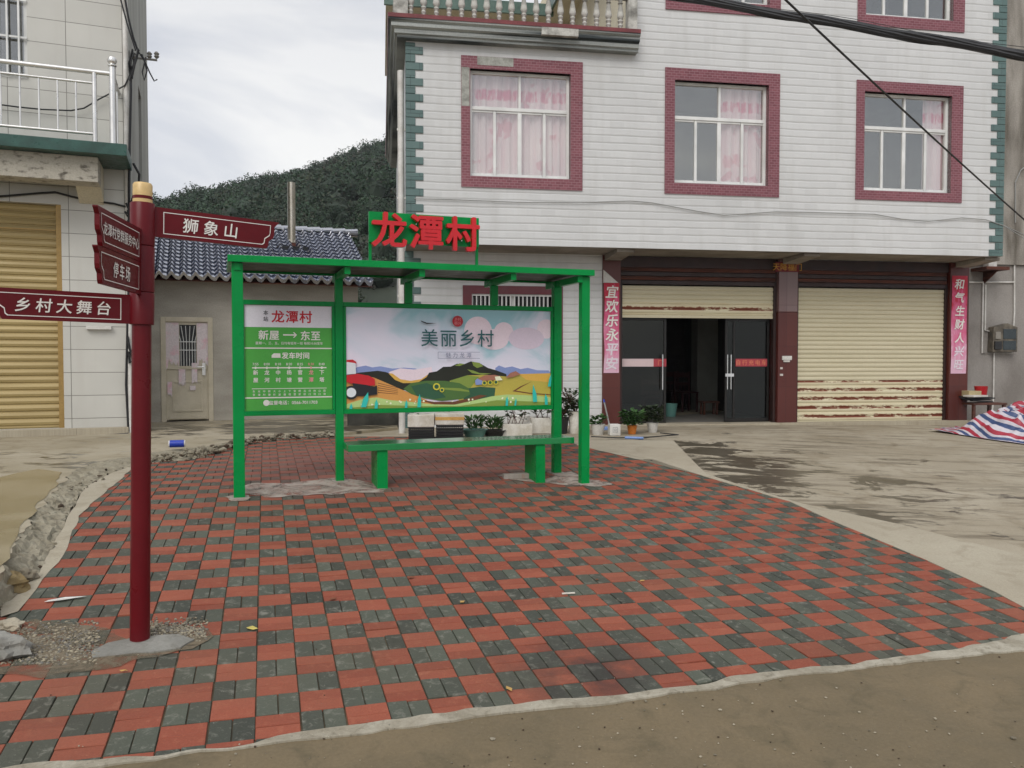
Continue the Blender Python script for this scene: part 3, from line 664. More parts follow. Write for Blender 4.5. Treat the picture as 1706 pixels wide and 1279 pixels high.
mb.quad((XL, 8, 0), (XL, 8, Z3), (XR, 8, Z3), (XR, 8, 0)); mb.quad((XB, FU, ZT), (XR, FU, ZT), (XR, 8, ZT), (XB, 8, ZT))
mb.build('upper_wall', M['white_tile'], house)
mb = MB(); mb.quad((XB, FU, Z3), (XB, 8, Z3), (XB, 8, ZT), (XB, FU, ZT)); mb.quad((XL, 4.2, Z3), (XB, 4.2, Z3), (XB, 4.2, 9.23), (XL, 4.2, 9.23)); mb.build('terrace_wall', M['cream'], house)
MB().box(XL, XB - .003, FU + .02, 8, Z3 - .12, Z3 - .01).build('terrace_floor', M['soffit'], house)
mb = MB(); mb.box(XL - .3, XB - .5, 3.5, 8.2, 9.24, 9.38, 0); mb.box(XL - .34, XB - .48, 3.44, 3.50, 9.16, 9.42, 1); mb.box(XB - .55, XB - .003, FU + .6, 8.2, 9.26, 9.41, 0); mb.box(XB - .60, XB - .55, FU + .6, 3.44, 9.18, 9.44, 1)
M['teal_trim'] = mat('green_eave_tile', srgb(84, 108, 98), srgb(64, 88, 78), 3, rough=.4)
mb.build('eave', [M['cream'], M['teal_trim']], house)
# soffit and brackets
mb = MB(); mb.box(XL, XR, FU + .01, .02, ZS - .0, ZS + .10, 0); mb.build('soffit', M['soffit'], house)
# quoins
def quoin(x_edge, sgn, z0, z1, y):
    q = MB(); z = z0; k = 0
    while z < z1 - .02:
        w_ = .28 if k % 2 == 0 else .15; h = min(.131, z1 - z)
        a, b_ = sorted((x_edge, x_edge + sgn * w_)); q.box(a - (.012 if sgn > 0 else 0), b_ + (.012 if sgn < 0 else 0), y - .02, y + .18, z + .003, z + h - .003); z += .131; k += 1
    return q
quoin(XL, 1, ZS, 6.64, FU).build('quoin', M['quoin_tile'], house, bevel=.006, seg=1)
quoin(XR, -1, ZS, ZT, FU).build('quoin', M['quoin_tile'], house, bevel=.006, seg=1)
GL = XL
quoin(GL, 1, -.1, ZS - .002, 0).build('quoin', M['quoin_tile'], house, bevel=.006, seg=1)
# ground floor
P1 = (hg(1003, 600)[0], hg(1033, 600)[0]); P2 = (hg(1295, 600)[0], hg(1327, 600)[0]); P3 = (hg(1580, 600)[0], hg(1611, 600)[0])
GW = wrect((786, 489), (921, 640), 0); GS = wrect((771, 475), (937, 650), 0)
mb = MB(); wall_holes(mb, GL, P1[0], -.2, ZS, 0, [GW]); mb.quad((GL, 0, -.2), (GL, 0, ZS), (GL, 8, ZS), (GL, 8, -.2)); mb.build('lower_wall', M['white_tile'], house); MB().quad((P3[1], 0, -.3), (P3[1], 8, -.3), (P3[1], 8, ZS), (P3[1], 0, ZS)).build('end_wall', M['white_tile'], house)
for k, (a, b_) in enumerate((P1, P2, P3)):
    zt = ZS - .002
    q = MB()
    if k == 1:
        zf = hg(1310, 520)[1]; q.box(a, b_, -.03, .35, -.25, zf, 0); q.box(a, b_, -.03, .35, zf + .004, zt, 1)
    else: q.box(a, b_, -.03, .35, -.25, zt, 0)
    q.build('pillar', [M['maroon_tile'], M['maroon_faded']], house, bevel=.008)
    c = (a + b_) / 2
    MB().prism([(FU + .10, ZS - .004), (-.10, ZS - .004), (-.10, ZS - .11), (FU + .10, ZS - .06)], 'x', c - .16, c + .16).build('bracket', M['soffit'], house, bevel=.006)
# shutters
def shutter(x0, x1, zbot, zcream, ztop, zrust, y=.10):
    p = .088; n = int((zcream - zbot) / p); q = MB(); prof = []
    steps = [(0, .0), (.12, -.012), (.5, -.020), (.82, -.014), (.93, .0)]
    z = zcream
    mats_ = []
    pts = []
    for k in range(n + 1):
        for (f, o) in steps:
            zz = zcream - (k + f) * p
            if zz < zbot: break
            pts.append((y + o, zz, 0 if zz > zrust else 1))
    pts.append((y, zbot, 0))
    for k in range(len(pts) - 1):
        a, b_ = pts[k], pts[k + 1]; q.quad((x0, b_[0], b_[1]), (x1, b_[0], b_[1]), (x1, a[0], a[1]), (x0, a[0], a[1]), a[2])
    q.box(x0, x1, y - .014, y + .02, zbot - .05, zbot, 0)
    return q, pts
def rustmat():
    m, t, b = base('cream_shutter_rusted'); co = obco(t); s = N(t, 'ShaderNodeSeparateXYZ'); t.links.new(co, s.inputs[0])
    zc = N(t, 'ShaderNodeMath', operation='MULTIPLY'); zc.inputs[1].default_value = 1 / .176; t.links.new(s.outputs['Z'], zc.inputs[0])
    fr = N(t, 'ShaderNodeMath', operation='FRACT'); t.links.new(zc.outputs[0], fr.inputs[0])
    nn = noise(t, obco(t, (1.1, 1, 5.7)), 1.6, 7, .6); nf = noise(t, obco(t, (9, 1, 30)), 1.2, 4, .6)
    ad = N(t, 'ShaderNodeMath', operation='MULTIPLY_ADD'); ad.inputs[1].default_value = .5; t.links.new(nf, ad.inputs[0]); t.links.new(nn, ad.inputs[2])
    nb_ = N(t, 'ShaderNodeMath', operation='MULTIPLY_ADD'); nb_.inputs[1].default_value = .7; t.links.new(noise(t, obco(t, (5, 1, 2)), 1.5, 6, .7), nb_.inputs[0]); t.links.new(fr.outputs[0], nb_.inputs[2]); edge = stretch(t, nb_.outputs[0], .74, .66); md = N(t, 'ShaderNodeMath', operation='MULTIPLY'); t.links.new(edge, md.inputs[0]); t.links.new(stretch(t, ad.outputs[0], .66, .72), md.inputs[1])
    c = mixc(t, md.outputs[0], mixc(t, stretch(t, nn, .4, .7), srgb(208, 199, 168), srgb(198, 184, 150)), srgb(116, 58, 36))
    t.links.new(c, b.inputs['Base Color']); b.inputs['Roughness'].default_value = .55; return m
M['rusted'] = rustmat()
zr1 = hg(1160, 476)[1]; zr2 = hg(1450, 480)[1]; zb1 = hg(1160, 525)[1]; zb2 = hg(1450, 702)[1]
sh, _p = shutter(P1[1] + .06, P2[0] - .06, zb1, zr1, ZS, zr1 - .30); sh.build('roller_shutter', [M['cream_shutter'], M['rusted']], house)
sh, _p = shutter(P2[1] + .06, P3[0] - .06, zb2 + .03, zr2, ZS, hg(1450, 632)[1]); sh.build('roller_shutter', [M['cream_shutter'], M['rusted']], house)
for (a, b_, zr) in ((P1[1], P2[0], zr1), (P2[1], P3[0], zr2)):
    q = MB(); q.box(a + .003, b_ - .003, .02, .36, zr + .34, ZS - .006, 0)
    k = zr + .02
    while k < zr + .32: q.box(a + .02, b_ - .02, .05, .12, k, k + .075, 1 if int((k - zr) / .085) % 2 else 0); k += .082
    q.box(a + .003, a + .058, .05, .16, -.1, zr + .1, 0); q.box(b_ - .058, b_ - .003, .05, .16, -.1, zr + .1, 0)
    q.build('shutter_housing', [mat('dark_brown_steel', srgb(50, 27, 23), srgb(36, 19, 16), 3, rough=.5), M['rust']], house, bevel=.005)
# threshold strip
mb = MB(); mb.box(P1[0] - .1, P3[1] + .1, -.16, .5, -.4, hg(1160, 705)[1] - .004); mb.build('threshold', M['apron'], house, bevel=.01)
FLZ = hg(1160, 705)[1]
# shop room
q = MB(); a, b_ = P1[0] + .02, P3[1] - .02
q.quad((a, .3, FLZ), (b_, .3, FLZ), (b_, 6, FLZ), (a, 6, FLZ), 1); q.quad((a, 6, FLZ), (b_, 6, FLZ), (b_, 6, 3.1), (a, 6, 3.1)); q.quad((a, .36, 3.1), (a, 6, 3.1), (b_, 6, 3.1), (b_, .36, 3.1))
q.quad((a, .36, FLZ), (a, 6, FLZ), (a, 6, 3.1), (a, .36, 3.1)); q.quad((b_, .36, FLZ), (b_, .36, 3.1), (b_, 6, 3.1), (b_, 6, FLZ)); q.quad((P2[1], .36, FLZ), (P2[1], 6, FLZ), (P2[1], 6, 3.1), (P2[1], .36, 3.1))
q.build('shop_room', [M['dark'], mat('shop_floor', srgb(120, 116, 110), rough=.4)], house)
pxx = hg(1162, 600, 3.6); px2 = hg(1196, 600, 3.6); px3 = hg(1170, 600, 3.6)
MB().box(pxx[0], px2[0], 3.6, 4.0, FLZ, 3.09).build('room_pillar', M['room'], house, bevel=.01)
# glass doors
fm = mat('dark_door_metal', srgb(40, 38, 36), rough=.35, metal=.4)
def door(x0, x1, z0, z1, y, hx, sx, reverse, stripetext):
    d = MB(); w_ = .045
    d.box(x0, x0 + w_, y, y + .05, z0, z1); d.box(x1 - w_, x1, y, y + .05, z0, z1); d.box(x0 + w_, x1 - w_, y, y + .05, z1 - .05, z1); d.box(x0 + w_, x1 - w_, y, y + .05, z0, z0 + .07)
    if sx: d.box(sx - .02, sx + .02, y, y + .05, z0 + .07, z1 - .05)
    o = d.build('glass_door', fm, house, bevel=.004)
    MB().box(x0 + w_, x1 - w_, y + .02, y + .028, z0 + .07, z1 - .05).build('pane', M['door_glass'], o)
    h = MB()
    zc = (hg(1105, 620)[1])
    for xx in hx:
        h.tube([(xx, y - .06, zc - .34), (xx, y - .06, zc + .34)], .014, 10); 
        for s in (-.25, .25): h.tube([(xx, y - .06, zc + s), (xx, y + .01, zc + s)], .009, 8)
    if len(hx) > 1: h.box(hx[0] - .05, hx[1] + .05, y - .085, y - .05, zc - .09, zc - .03)
    h.build('handle', M['chrome'], o, smooth=True)
    zs = hg(1105, 604)[1]; st = MB()
    sa, sb = (x0 + .0, x1 - .0) if not sx else (sx + .03, x1 - .05)
    if reverse:
        k = sa + (sb - sa) * .72; st.box(sa, k, y - .006, y - .002, zs - .075, zs + .075, 0); st.box(k, sb, y - .006, y - .002, zs - .075, zs + .075, 1)
    else: st.box(sa, sb, y - .006, y - .002, zs - .075, zs + .075, 1)
    st.build('door_stripe', [flat('faded_stripe', (206, 184, 184)), flat('red_stripe', (168, 60, 70))], o)
    MB().text(stripetext, .115, (((sa + sb) / 2) if not reverse else sb - .12, y - .008, zs), (1, 0, 0), (0, 0, 1), bold=.01, spacing=1.35).build('lettering', flat('orange_print', (214, 130, 96)), o)
zd0 = FLZ + .004; zd1 = zb1 - .05
door(P1[1] + .065, hg(1110, 600, .2)[0], zd0, zd1, .20, [hg(1104, 600, .14)[0]], None, True, '门')
door(hg(1208, 600, .2)[0], P2[0] - .065, zd0, zd1, .20, [hg(1212, 600, .14)[0], hg(1218, 600, .14)[0]], hg(1223, 600, .2)[0], False, '自行充电车')
# windows
def window(hole, sur, mid=None, tr=.655, curtain=(), bars=(.25, .5, .75), pink=True, patch=False, y=FU):
    x0, x1, z0, z1 = hole; yf = y + .10; q = MB(); W_ = x1 - x0; t = .045; zt = z0 + (z1 - z0) * tr
    q.box(x0, x0 + t, yf, yf + .07, z0, z1); q.box(x1 - t, x1, yf, yf + .07, z0, z1); q.box(x0 + t, x1 - t, yf, yf + .07, z0, z0 + t); q.box(x0 + t, x1 - t, yf, yf + .07, z1 - t, z1)
    q.box(x0 + t, x1 - t, yf - .004, yf + .066, zt - .03, zt + .03); xm = x0 + W_ * .5
    q.box(xm - .02, xm + .02, yf, yf + .06, zt + .03, z1 - t)
    for k, f in enumerate(bars):
        wv = .034 if abs(f - .5) < .05 else .024; xx = x0 + W_ * f; q.box(xx - wv, xx + wv, yf + .012, yf + .055, z0 + t, zt - .03)
    for a, b_ in zip((0,) + tuple(bars), tuple(bars) + (1,)):
        xa, xb = x0 + W_ * a + .03, x0 + W_ * b_ - .03; q.box(xa, xb, yf + .015, yf + .05, z0 + t, z0 + t + .035); q.box(xa, xb, yf + .015, yf + .05, zt - .065, zt - .03)
    o = q.build('window', M['alu'], house, bevel=.004)
    MB().box(x0 + t, x1 - t, yf + .030, yf + .036, z0 + t, z1 - t).build('pane', M['glass'], o)
    r = MB(); a0, a1, c0, c1 = sur
    for (p, q_, u, v) in ((a0, x0, c0, c1), (x1, a1, c0, c1), (x0, x1, c0, z0), (x0, x1, z1, c1)):
        if v > u and q_ > p: r.box(p, q_, y - .022, y + .09, u, v, 0)
    if patch:
        (pa, pz1), (pb, pz0) = hu(795, 93), hu(855, 112); r.box(pa, pb, y - .026, y - .01, pz0, pz1 - .01, 1)
        (pa, pz1), (pb, pz0) = hu(768.5, 112), hu(782, 177); r.box(pa, pb, y - .026, y - .01, pz0, pz1, 1)
    r.build('surround', [M['red_mosaic'], mat('bare_mortar_patch', srgb(168, 168, 160), srgb(134, 134, 126), 9, rough=.95, bmp=.8, bscale=30)], o)
    for (fa_, fb) in curtain:
        cu = bpy.data.meshes.new('curtain'); n = 70; vs = []; fs = []; xa, xb = x0 + W_ * fa_, x0 + W_ * fb
        for k in range(n + 1):
            xx = xa + (xb - xa) * k / n; yy = yf + .112 + .034 * math.sin(xx * 34 + 1.3 * math.sin(xx * 9)) + .008 * math.sin(xx * 91)
            vs += [(xx, yy, z0 - .02), (xx, yy, z1 + .02)]
        fs = [(2*k, 2*k+2, 2*k+3, 2*k+1) for k in range(n)]
        cu.from_pydata(vs, [], fs); uv = cu.uv_layers.new()
        for li, lp in enumerate(cu.loops):
            v = cu.vertices[lp.vertex_index].co; uv.data[li].uv = (v.x, (v.z - z0) / (z1 - z0))
        cu.materials.append(M['curtain']); cu.polygons.foreach_set('use_smooth', [True] * n)
        co = bpy.data.objects.new('curtain', cu); COL.objects.link(co); co.parent = o
    rm = MB(); rr = (x0 - .4, x1 + .4, z0 - .6, z1 + .25); ya, yb = y + .245, y + 2.6
    rm.quad((rr[0], yb, rr[2]), (rr[1], yb, rr[2]), (rr[1], yb, rr[3]), (rr[0], yb, rr[3])); rm.quad((rr[0], ya, rr[2]), (rr[0], yb, rr[2]), (rr[0], yb, rr[3]), (rr[0], ya, rr[3])); rm.quad((rr[1], ya, rr[2]), (rr[1], ya, rr[3]), (rr[1], yb, rr[3]), (rr[1], yb, rr[2]))
    rm.quad((rr[0], ya, rr[3]), (rr[0], yb, rr[3]), (rr[1], yb, rr[3]), (rr[1], ya, rr[3])); rm.quad((rr[0], ya, rr[2]), (rr[1], ya, rr[2]), (rr[1], yb, rr[2]), (rr[0], yb, rr[2]))
    rm.build('room', M['room'], o)
    return o
window(W1, S1, curtain=((.01, .5), (.5, .99)), patch=True)
window(W2, S2, curtain=((.49, .99),)); window(W3, S3, curtain=((.76, .99),))
window(U2, T2, curtain=()); window(U3, T3, curtain=())
# ground-floor grille window
gz0, gz1 = GW[2], GW[3]; r = MB()
for (p, q_, u, v) in ((GS[0], GW[0], GS[2], GS[3]), (GW[1], GS[1], GS[2], GS[3]), (GW[0], GW[1], GS[2], gz0), (GW[0], GW[1], gz1, GS[3])): r.box(p, q_, -.02, .05, u, v)
gw = r.build('grille_window', mat('maroon_surround', srgb(104, 28, 38), srgb(92, 24, 34), 3, rough=.35), house)
r = MB(); r.box(GW[0], GW[1], .02, .05, gz1 - .035, gz1); r.box(GW[0], GW[1], .02, .05, gz0, gz0 + .035)
n = 19
for k in range(n + 1):
    xx = GW[0] + .012 + (GW[1] - GW[0] - .024) * k / n; r.box(xx - .010, xx + .010, .022, .045, gz0 + .036, gz1 - .036)
r.box((GW[0] + GW[1]) / 2 - .035, (GW[0] + GW[1]) / 2 + .035, .08, .13, gz0, gz1); r.build('grille', M['alu'], gw)
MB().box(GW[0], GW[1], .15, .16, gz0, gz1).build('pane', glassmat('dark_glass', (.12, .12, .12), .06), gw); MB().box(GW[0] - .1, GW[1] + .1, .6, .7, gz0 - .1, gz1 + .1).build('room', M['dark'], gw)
# cornice with its mitred return along the left side
prof = [(0, 6.66), (.15, 6.66), (.155, 6.70), (.19, 6.715), (.20, 6.77), (.18, 6.785), (.245, 6.81), (.25, 6.86), (.235, 6.872), (.285, 6.90), (.29, 6.925)]
def cornice(prof, m):
    q = MB(); n = len(prof)
    for (o_, z) in prof: q.add([(XB + .03, FU - o_, z), (XL - o_, FU - o_, z), (XL - o_, 8, z)], [])
    for k in range(n - 1):
        for s in (0, 1): q.f.append((k*3+s+1, k*3+s, (k+1)*3+s, (k+1)*3+s+1)); q.m.append(m)
    q.f.append(tuple(3 * k for k in range(n))); q.m.append(m); return q
cornice(prof + [(0, 6.925)], 0).build('cornice', M['cornice'], house)
cornice([(0, 6.927), (.30, 6.927), (.305, 6.99), (0, 7.0)], 0).build('cornice_band', mat('red_cornice_tile', srgb(128, 60, 62), srgb(104, 48, 50), 3, rough=.4), house)
MB().box(*(lambda a, b_: (a, b_))(hu(897, 60)[0], hu(957, 60)[0]), FU - .296, FU - .2, 6.80, 6.985).build('cornice_patch', M['balus'], house)
bp = [(.045, 0), (.045, .05), (.03, .06), (.045, .10), (.03, .13), (.05, .17), (.032, .20), (.055, .24), (.058, .27), (.035, .42), (.028, .46), (.045, .48), (.028, .50), (.045, .54), (.045, .56)]
proto = MB().lathe(bp, n=12).build('baluster', M['balus'], house, smooth=True)
xa, xb = hu(684, 50)[0] , hu(1030, 60)[0]; first = True
for k in range(18):
    o = proto if first else proto.copy()
    if not first: COL.objects.link(o); o.parent = house
    first = False; o.location = (xa + (xb - xa) * k / 17, FU - .12, 7.0)
for k in range(12):
    o = proto.copy(); COL.objects.link(o); o.parent = house; o.location = (XL - .12, FU + .35 + .30 * k, 7.0)
q = MB(); q.box(XL - .20, XB, FU - .20, FU - .04, 7.562, 7.68); q.box(XL - .20, XL - .04, FU - .038, 4.0, 7.562, 7.68); q.build('balustrade_rail', M['balus'], house, bevel=.012)
for (x0, x1) in ((XL - .21, XL + .03), (hu(1041, 40)[0], hu(1056, 40)[0])):
    MB().box(x0, x1, FU - .21, FU - .03, 7.0, 7.75).build('balustrade_post', M['balus'], house, bevel=.012)
# downpipe
q = MB(); xp = XL - .09; q.tube([(xp, FU + .12, 6.2), (xp, FU + .12, -.1)], .055, 12)
for z in (5.2, 4.05, 2.4, 1.0): q.box(xp - .065, xp + .09, FU + .10, FU + .14, z, z + .035)
q.build('downpipe', M['white_plastic'], house, smooth=True)
# wire along the facade
q = []
for px, py in ((690, 331), (760, 333), (860, 337), (960, 338), (1050, 335), (1085, 338), (1160, 352), (1205, 359), (1290, 353), (1350, 354), (1455, 357), (1500, 365), (1545, 369), (1600, 363), (1640, 366), (1670, 376)):
    x, z = hu(px, py); q.append((x, FU - .03, z))
q.append((q[-1][0] + .5, FU - .02, q[-1][2] - .25))
MB().tube(q, .008, 6).build('wall_cable', M['wire'], house)
# small switch box and paper scraps on the middle pillar
a, z = hg(1311, 597, -.03); q = MB(); q.box(a - .11, a + .09, -.062, -.033, z - .03, z + .05); q.box(a - .08, a + .05, -.058, -.033, z - .07, z - .035); q.build('switch_box', M['white_plastic'], house, bevel=.004); a, z = hg(1302, 614, -.03)
for (u, v, z0, z1) in ((-.03, .02, -.01, .03), (-.035, .03, -.14, -.10)): MB().box(a + u, a + v, -.038, -.033, z + z0, z + z1).build('paper_note', M['white_plastic'], house)
a, z = hg(1005, 449, -.03); b_, z2 = hg(1030, 471, -.03); MB().prism([(a, z), (a, z2), (b_, z2)], 'y', -.036, -.033).build('paper_corner', M['white_plastic'], house)

# paper couplets hanging on the pillars
def couplet(pa, pb, chars, label, name, fade, size, y=-.034):
    (x0, z1), (x1, z0) = hg(*pa, y), hg(*pb, y); cx = (x0 + x1) / 2; w_ = (x1 - x0) / 2; n = 24
    o_ = empty(name, HM.w(cx, y, z0), HM.th, label, 'banner')
    q = MB(); vs = []
    for k in range(n + 1):
        f = k / n; z = (z1 - z0) * f; wl = w_ * (1 - .10 * math.sin(f * 6.3) ** 2 * fade)
        for xx in (-wl, w_): vs.append((xx, -.004 - .006 * math.sin(f * 9), z))
    vs2 = [(x, yy + .002, z) for x, yy, z in vs]; m_ = len(vs)
    fs = [(2*k, 2*k+1, 2*k+3, 2*k+2) for k in range(n)]; q.add(vs, fs, 0); q.build('paper', couplet_mat(z1 - z0), o_)
    t = MB(); hgt = z1 - z0
    for k, ch in enumerate(chars):
        f = 1 - (k + .62) / (len(chars) + .3); t.text(ch, size, (R(-.01, .01), -.014, hgt * f), (1, R(-.0, .0), 0), (0, 0, 1), m=0 if k < len(chars) * .6 else 1, bold=.02, shear=.15)
    t.build('lettering', [M['letter_white'], flat('silver_print', (222, 212, 218))], o_)
    return o_
def couplet_mat(h):
    m, t, b = base('faded_red_paper'); co = obco(t); s = N(t, 'ShaderNodeSeparateXYZ'); t.links.new(co, s.inputs[0])
    ad = N(t, 'ShaderNodeMath', operation='MULTIPLY_ADD'); ad.inputs[1].default_value = 1 / h; t.links.new(s.outputs['Z'], ad.inputs[0])
    nn = stretch(t, noise(t, obco(t, (3, 3, 1.2)), 2.6, 7, .65), .3, .7, -.34, .34); t.links.new(nn, ad.inputs[2])
    r_ = ramp(t, [(.08, srgb(214, 172, 190)), (.35, srgb(206, 120, 150)), (.72, srgb(200, 78, 116)), (.92, srgb(178, 24, 50))]); t.links.new(ad.outputs[0], r_.inputs[0])
    t.links.new(r_.outputs[0], b.inputs['Base Color']); b.inputs['Roughness'].default_value = .6; return m
couplet((1006, 471), (1031, 621), '宜欢乐永平安', 'faded pink red couplet paper on the brown pillar left of the glass doors', 'couplet_banner', 1, .25)
couplet((1586, 459), (1609, 622), '和气生财人兴旺', 'red couplet fading to white on the right pillar beside the closed shutter', 'couplet_banner', .2, .22)
a, z = hg(1310, 444, -.2); (x0, z1), (x1, z0) = hg(1292, 436, -.05), hg(1331, 453, -.05)
o_ = empty('couplet_banner', HM.w((x0 + x1) / 2, -.05, z0), HM.th, 'short dark red paper with gold characters across the middle pillar top', 'banner')
MB().box(-(x1 - x0) / 2, (x1 - x0) / 2, 0, .004, 0, z1 - z0).build('paper', mat('dark_red_paper', srgb(112, 18, 24), rough=.6), o_); MB().text('天降福门', .155, (0, -.004, (z1 - z0) / 2), (1, 0, 0), (0, 0, 1), bold=.01).build('lettering', flat('gold_print', (190, 140, 50)), o_)

# things inside the shop
def chair(px, py, y, m, label, h=.95):
    x, _z = hg(px, py, y); e = empty('chair', HM.w(x, y, FLZ), HM.th + R(-.3, .3), label, 'chair')
    for sx in (-.19, .19):
        for sy in (-.19, .19): MB().box(sx - .02, sx + .02, sy - .02, sy + .02, 0, .44 if sy < 0 else h).build('leg', m, e)
    MB().box(-.22, .22, -.22, .22, .443, .48).build('seat', m, e, bevel=.01)
    q = MB(); q.box(-.168, .168, .175, .205, h - .14, h - .03); q.box(-.168, .168, .175, .205, h - .32, h - .26)
    for k in (-.09, 0, .09): q.box(k - .012, k + .012, .18, .2, .485, h - .325)
    q.build('backrest', m, e)
chair(1142, 690, 3.3, M['redwood'], 'dark red wooden chair in the open doorway shadows'); chair(1124, 690, 4.1, M['redwood'], 'dark red chair behind the other one, deeper in the shop')
chair(1087, 700, .9, M['redwood'], 'red chair seen through the left glass door', .85)
x, _z = hg(1181, 690, 2.4); e = empty('stool', HM.w(x, 2.4, FLZ), HM.th, 'small wooden stool in front of the pale room pillar', 'stool')
MB().box(-.2, .2, -.13, .13, .26, .30).build('seat', M['wood'], e, bevel=.008)
for sx in (-.15, .15):
    for sy in (-.09, .09): MB().box(sx - .02, sx + .02, sy - .02, sy + .02, 0, .258).build('leg', M['wood'], e)
x, _z = hg(1117, 690, 1.9); tag(MB().lathe([(.11, 0), (.15, .27), (.155, .28), (.135, .28), (.10, .02)], n=18).build('bucket', M['teal'], smooth=True, loc=HM.w(x, 1.9, FLZ)), 'grey green bucket on the shop floor by the left door', 'bucket')
# ================================================================== LEFT BEIGE HOUSE
lh = empty('beige_tiled_house', (HL.o.x, HL.o.y, 0), HL.th, 'beige tiled house at the left with golden roller shutter and a steel railed balcony', 'house')
ll = lambda px, py, y=0: HL.loc(px, py, y)
LT = 10.72; sx0, sx1 = -3.6, ll(104, 500)[0]; szt = ll(60, 338)[1]; szb = ll(60, 714)[1]
wz0 = ll(30, 130)[1]; wx1 = ll(45, 60)[0]
q = MB(); wall_holes(q, -7.5, 0, -.3, LT, 0, [(sx0, sx1, szb, szt), (wx1 - 1.5, wx1, wz0, wz0 + 1.9)], .22)
q.build('wall', M['beige_tile'], lh)
D_ = 7.6; q = MB(); zs0, zs1 = 5.2, 7.1; ya, yb = 3.95, 4.9
wallp = [(0, ya, -.3, LT), (ya, yb, -.3, zs0), (ya, yb, zs1, LT), (yb, D_, -.3, LT)]
for (y0, y1, z0, z1) in wallp: q.quad((0, y0, z0), (0, y1, z0), (0, y1, z1), (0, y0, z1))
q.quad((0, ya, zs0), (0, ya, zs1), (-.25, ya, zs1), (-.25, ya, zs0)); q.quad((0, yb, zs0), (-.25, yb, zs0), (-.25, yb, zs1), (0, yb, zs1)); q.quad((0, ya, zs1), (0, yb, zs1), (-.25, yb, zs1), (-.25, ya, zs1)); q.quad((0, ya, zs0), (-.25, ya, zs0), (-.25, yb, zs0), (0, yb, zs0))
q.quad((-7.5, D_, -.3), (-7.5, D_, LT), (0, D_, LT), (0, D_, -.3)); q.quad((-7.5, 0, LT), (0, 0, LT), (0, D_, LT), (-7.5, D_, LT)); q.quad((-7.5, 0, -.3), (-7.5, 0, LT), (-7.5, D_, LT), (-7.5, D_, -.3))
q.build('side_wall', M['side_plaster'], lh); MB().box(-.3, -.251, ya - .1, yb + .1, zs0 - .1, zs1 + .1).build('side_window', M['black'], lh)
MB().box(-7.9, .12, -.2, D_ + .2, LT + .02, LT + .2).build('roof_edge', M['soffit'], lh)
MB().box(-7.4, .02, -.10, -.001, -.35, ll(150, 712)[1]).build('plinth', M['apron'], lh, bevel=.01)
# shutter
p = .115; n = int((szt - szb) / p) + 1; q = MB(); pts = []
for k in range(n):
    for f, o_ in ((0, 0), (.15, -.014), (.5, -.026), (.82, -.018), (.93, 0)): 
        z = szt - (k + f) * p
        if z > szb: pts.append((.12 + o_, z))
pts.append((.12, szb))
for a, b_ in zip(pts, pts[1:]): q.quad((sx0 + .08, b_[0], b_[1]), (sx1 - .08, b_[0], b_[1]), (sx1 - .08, a[0], a[1]), (sx0 + .08, a[0], a[1]))
q.build('roller_shutter', M['gold_shutter'], lh)
q = MB()
for (a, b_) in ((sx0, sx0 + .08), (sx1 - .08, sx1)): q.box(a + .002, b_, .03, .2, szb, szt - .002)
q.box(sx0 + .082, sx1 - .082, .06, .13, szt - .40 - .02, szt - .40); q.build('shutter_rail', mat('gold_rail', srgb(164, 134, 78), rough=.4, metal=.3), lh)
# barred window upstairs
q = MB(); wx0 = wx1 - 1.5; q.box(wx1 - .05, wx1, .03, .1, wz0, wz0 + 1.9); q.box(wx0, wx0 + .05, .03, .1, wz0, wz0 + 1.9); q.box(wx0 + .05, wx1 - .05, .03, .1, wz0, wz0 + .05); q.box(wx0 + .05, wx1 - .05, .03, .1, wz0 + 1.85, wz0 + 1.9)
wn = q.build('window', M['alu'], lh); q = MB()
for k in range(9): q.box(wx0 + .1 + k * .16, wx0 + .125 + k * .16, -.05, -.03, wz0 + .02, wz0 + 1.88)
for z in (.02, .62, 1.2, 1.82): q.box(wx0, wx1, -.029, -.005, wz0 + z, wz0 + z + .03)
q.build('window_bars', M['alu'], wn); MB().box(wx0 + .05, wx1 - .05, .06, .066, wz0 + .05, wz0 + 1.85).build('pane', M['glass'], wn)
q = MB()
for k in range(7): q.box(wx0 + .02 + k * .22, wx0 + .12 + k * .22, .16, .18, wz0, wz0 + 1.9)
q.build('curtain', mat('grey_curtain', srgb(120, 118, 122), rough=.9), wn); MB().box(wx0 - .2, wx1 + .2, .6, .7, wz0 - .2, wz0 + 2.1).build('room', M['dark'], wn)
# balcony
BY = -1.05; bx1 = ll(211, 240, BY)[0]; zb_t = ll(100, 230, BY)[1]; zb_b = ll(100, 247, BY)[1]
MB().box(-7.3, bx1, BY, -.002, zb_b - .03, zb_t).build('balcony_slab', mat('dark_green_edge_tile', srgb(48, 86, 76), srgb(36, 66, 58), 4, rough=.35), lh, bevel=.008)
MB().box(-7.2, bx1 - .42, BY + .22, BY + .62, zb_b - .42, zb_b - .034).build('balcony_beam', mat('mouldy_concrete', srgb(176, 170, 156), srgb(84, 78, 68), 7, .52, .70, rough=.9, bmp=.4, st=(1, 1, 2)), lh, bevel=.01)
MB().prism([(BY + .625, zb_b - .034), (-.004, zb_b - .034), (-.004, zb_b - .62), (BY + .625, zb_b - .42)], 'x', bx1 - .78, bx1 - .42).build('balcony_bracket', M['cream'], lh, bevel=.008)
ry = BY + .12; rx = ll(188, 180, ry)[0]; zt = ll(186, 123, ry)[1]
rail = MB(); rail.tube([(-7.2, ry, zt), (rx, ry, zt)], .036, 12); rail.tube([(-7.2, ry, zt - .17), (rx - .25, ry, zt - .17)], .02, 10); rail.tube([(-7.2, ry, zb_t + .14), (rx - .25, ry, zb_t + .14)], .022, 10)
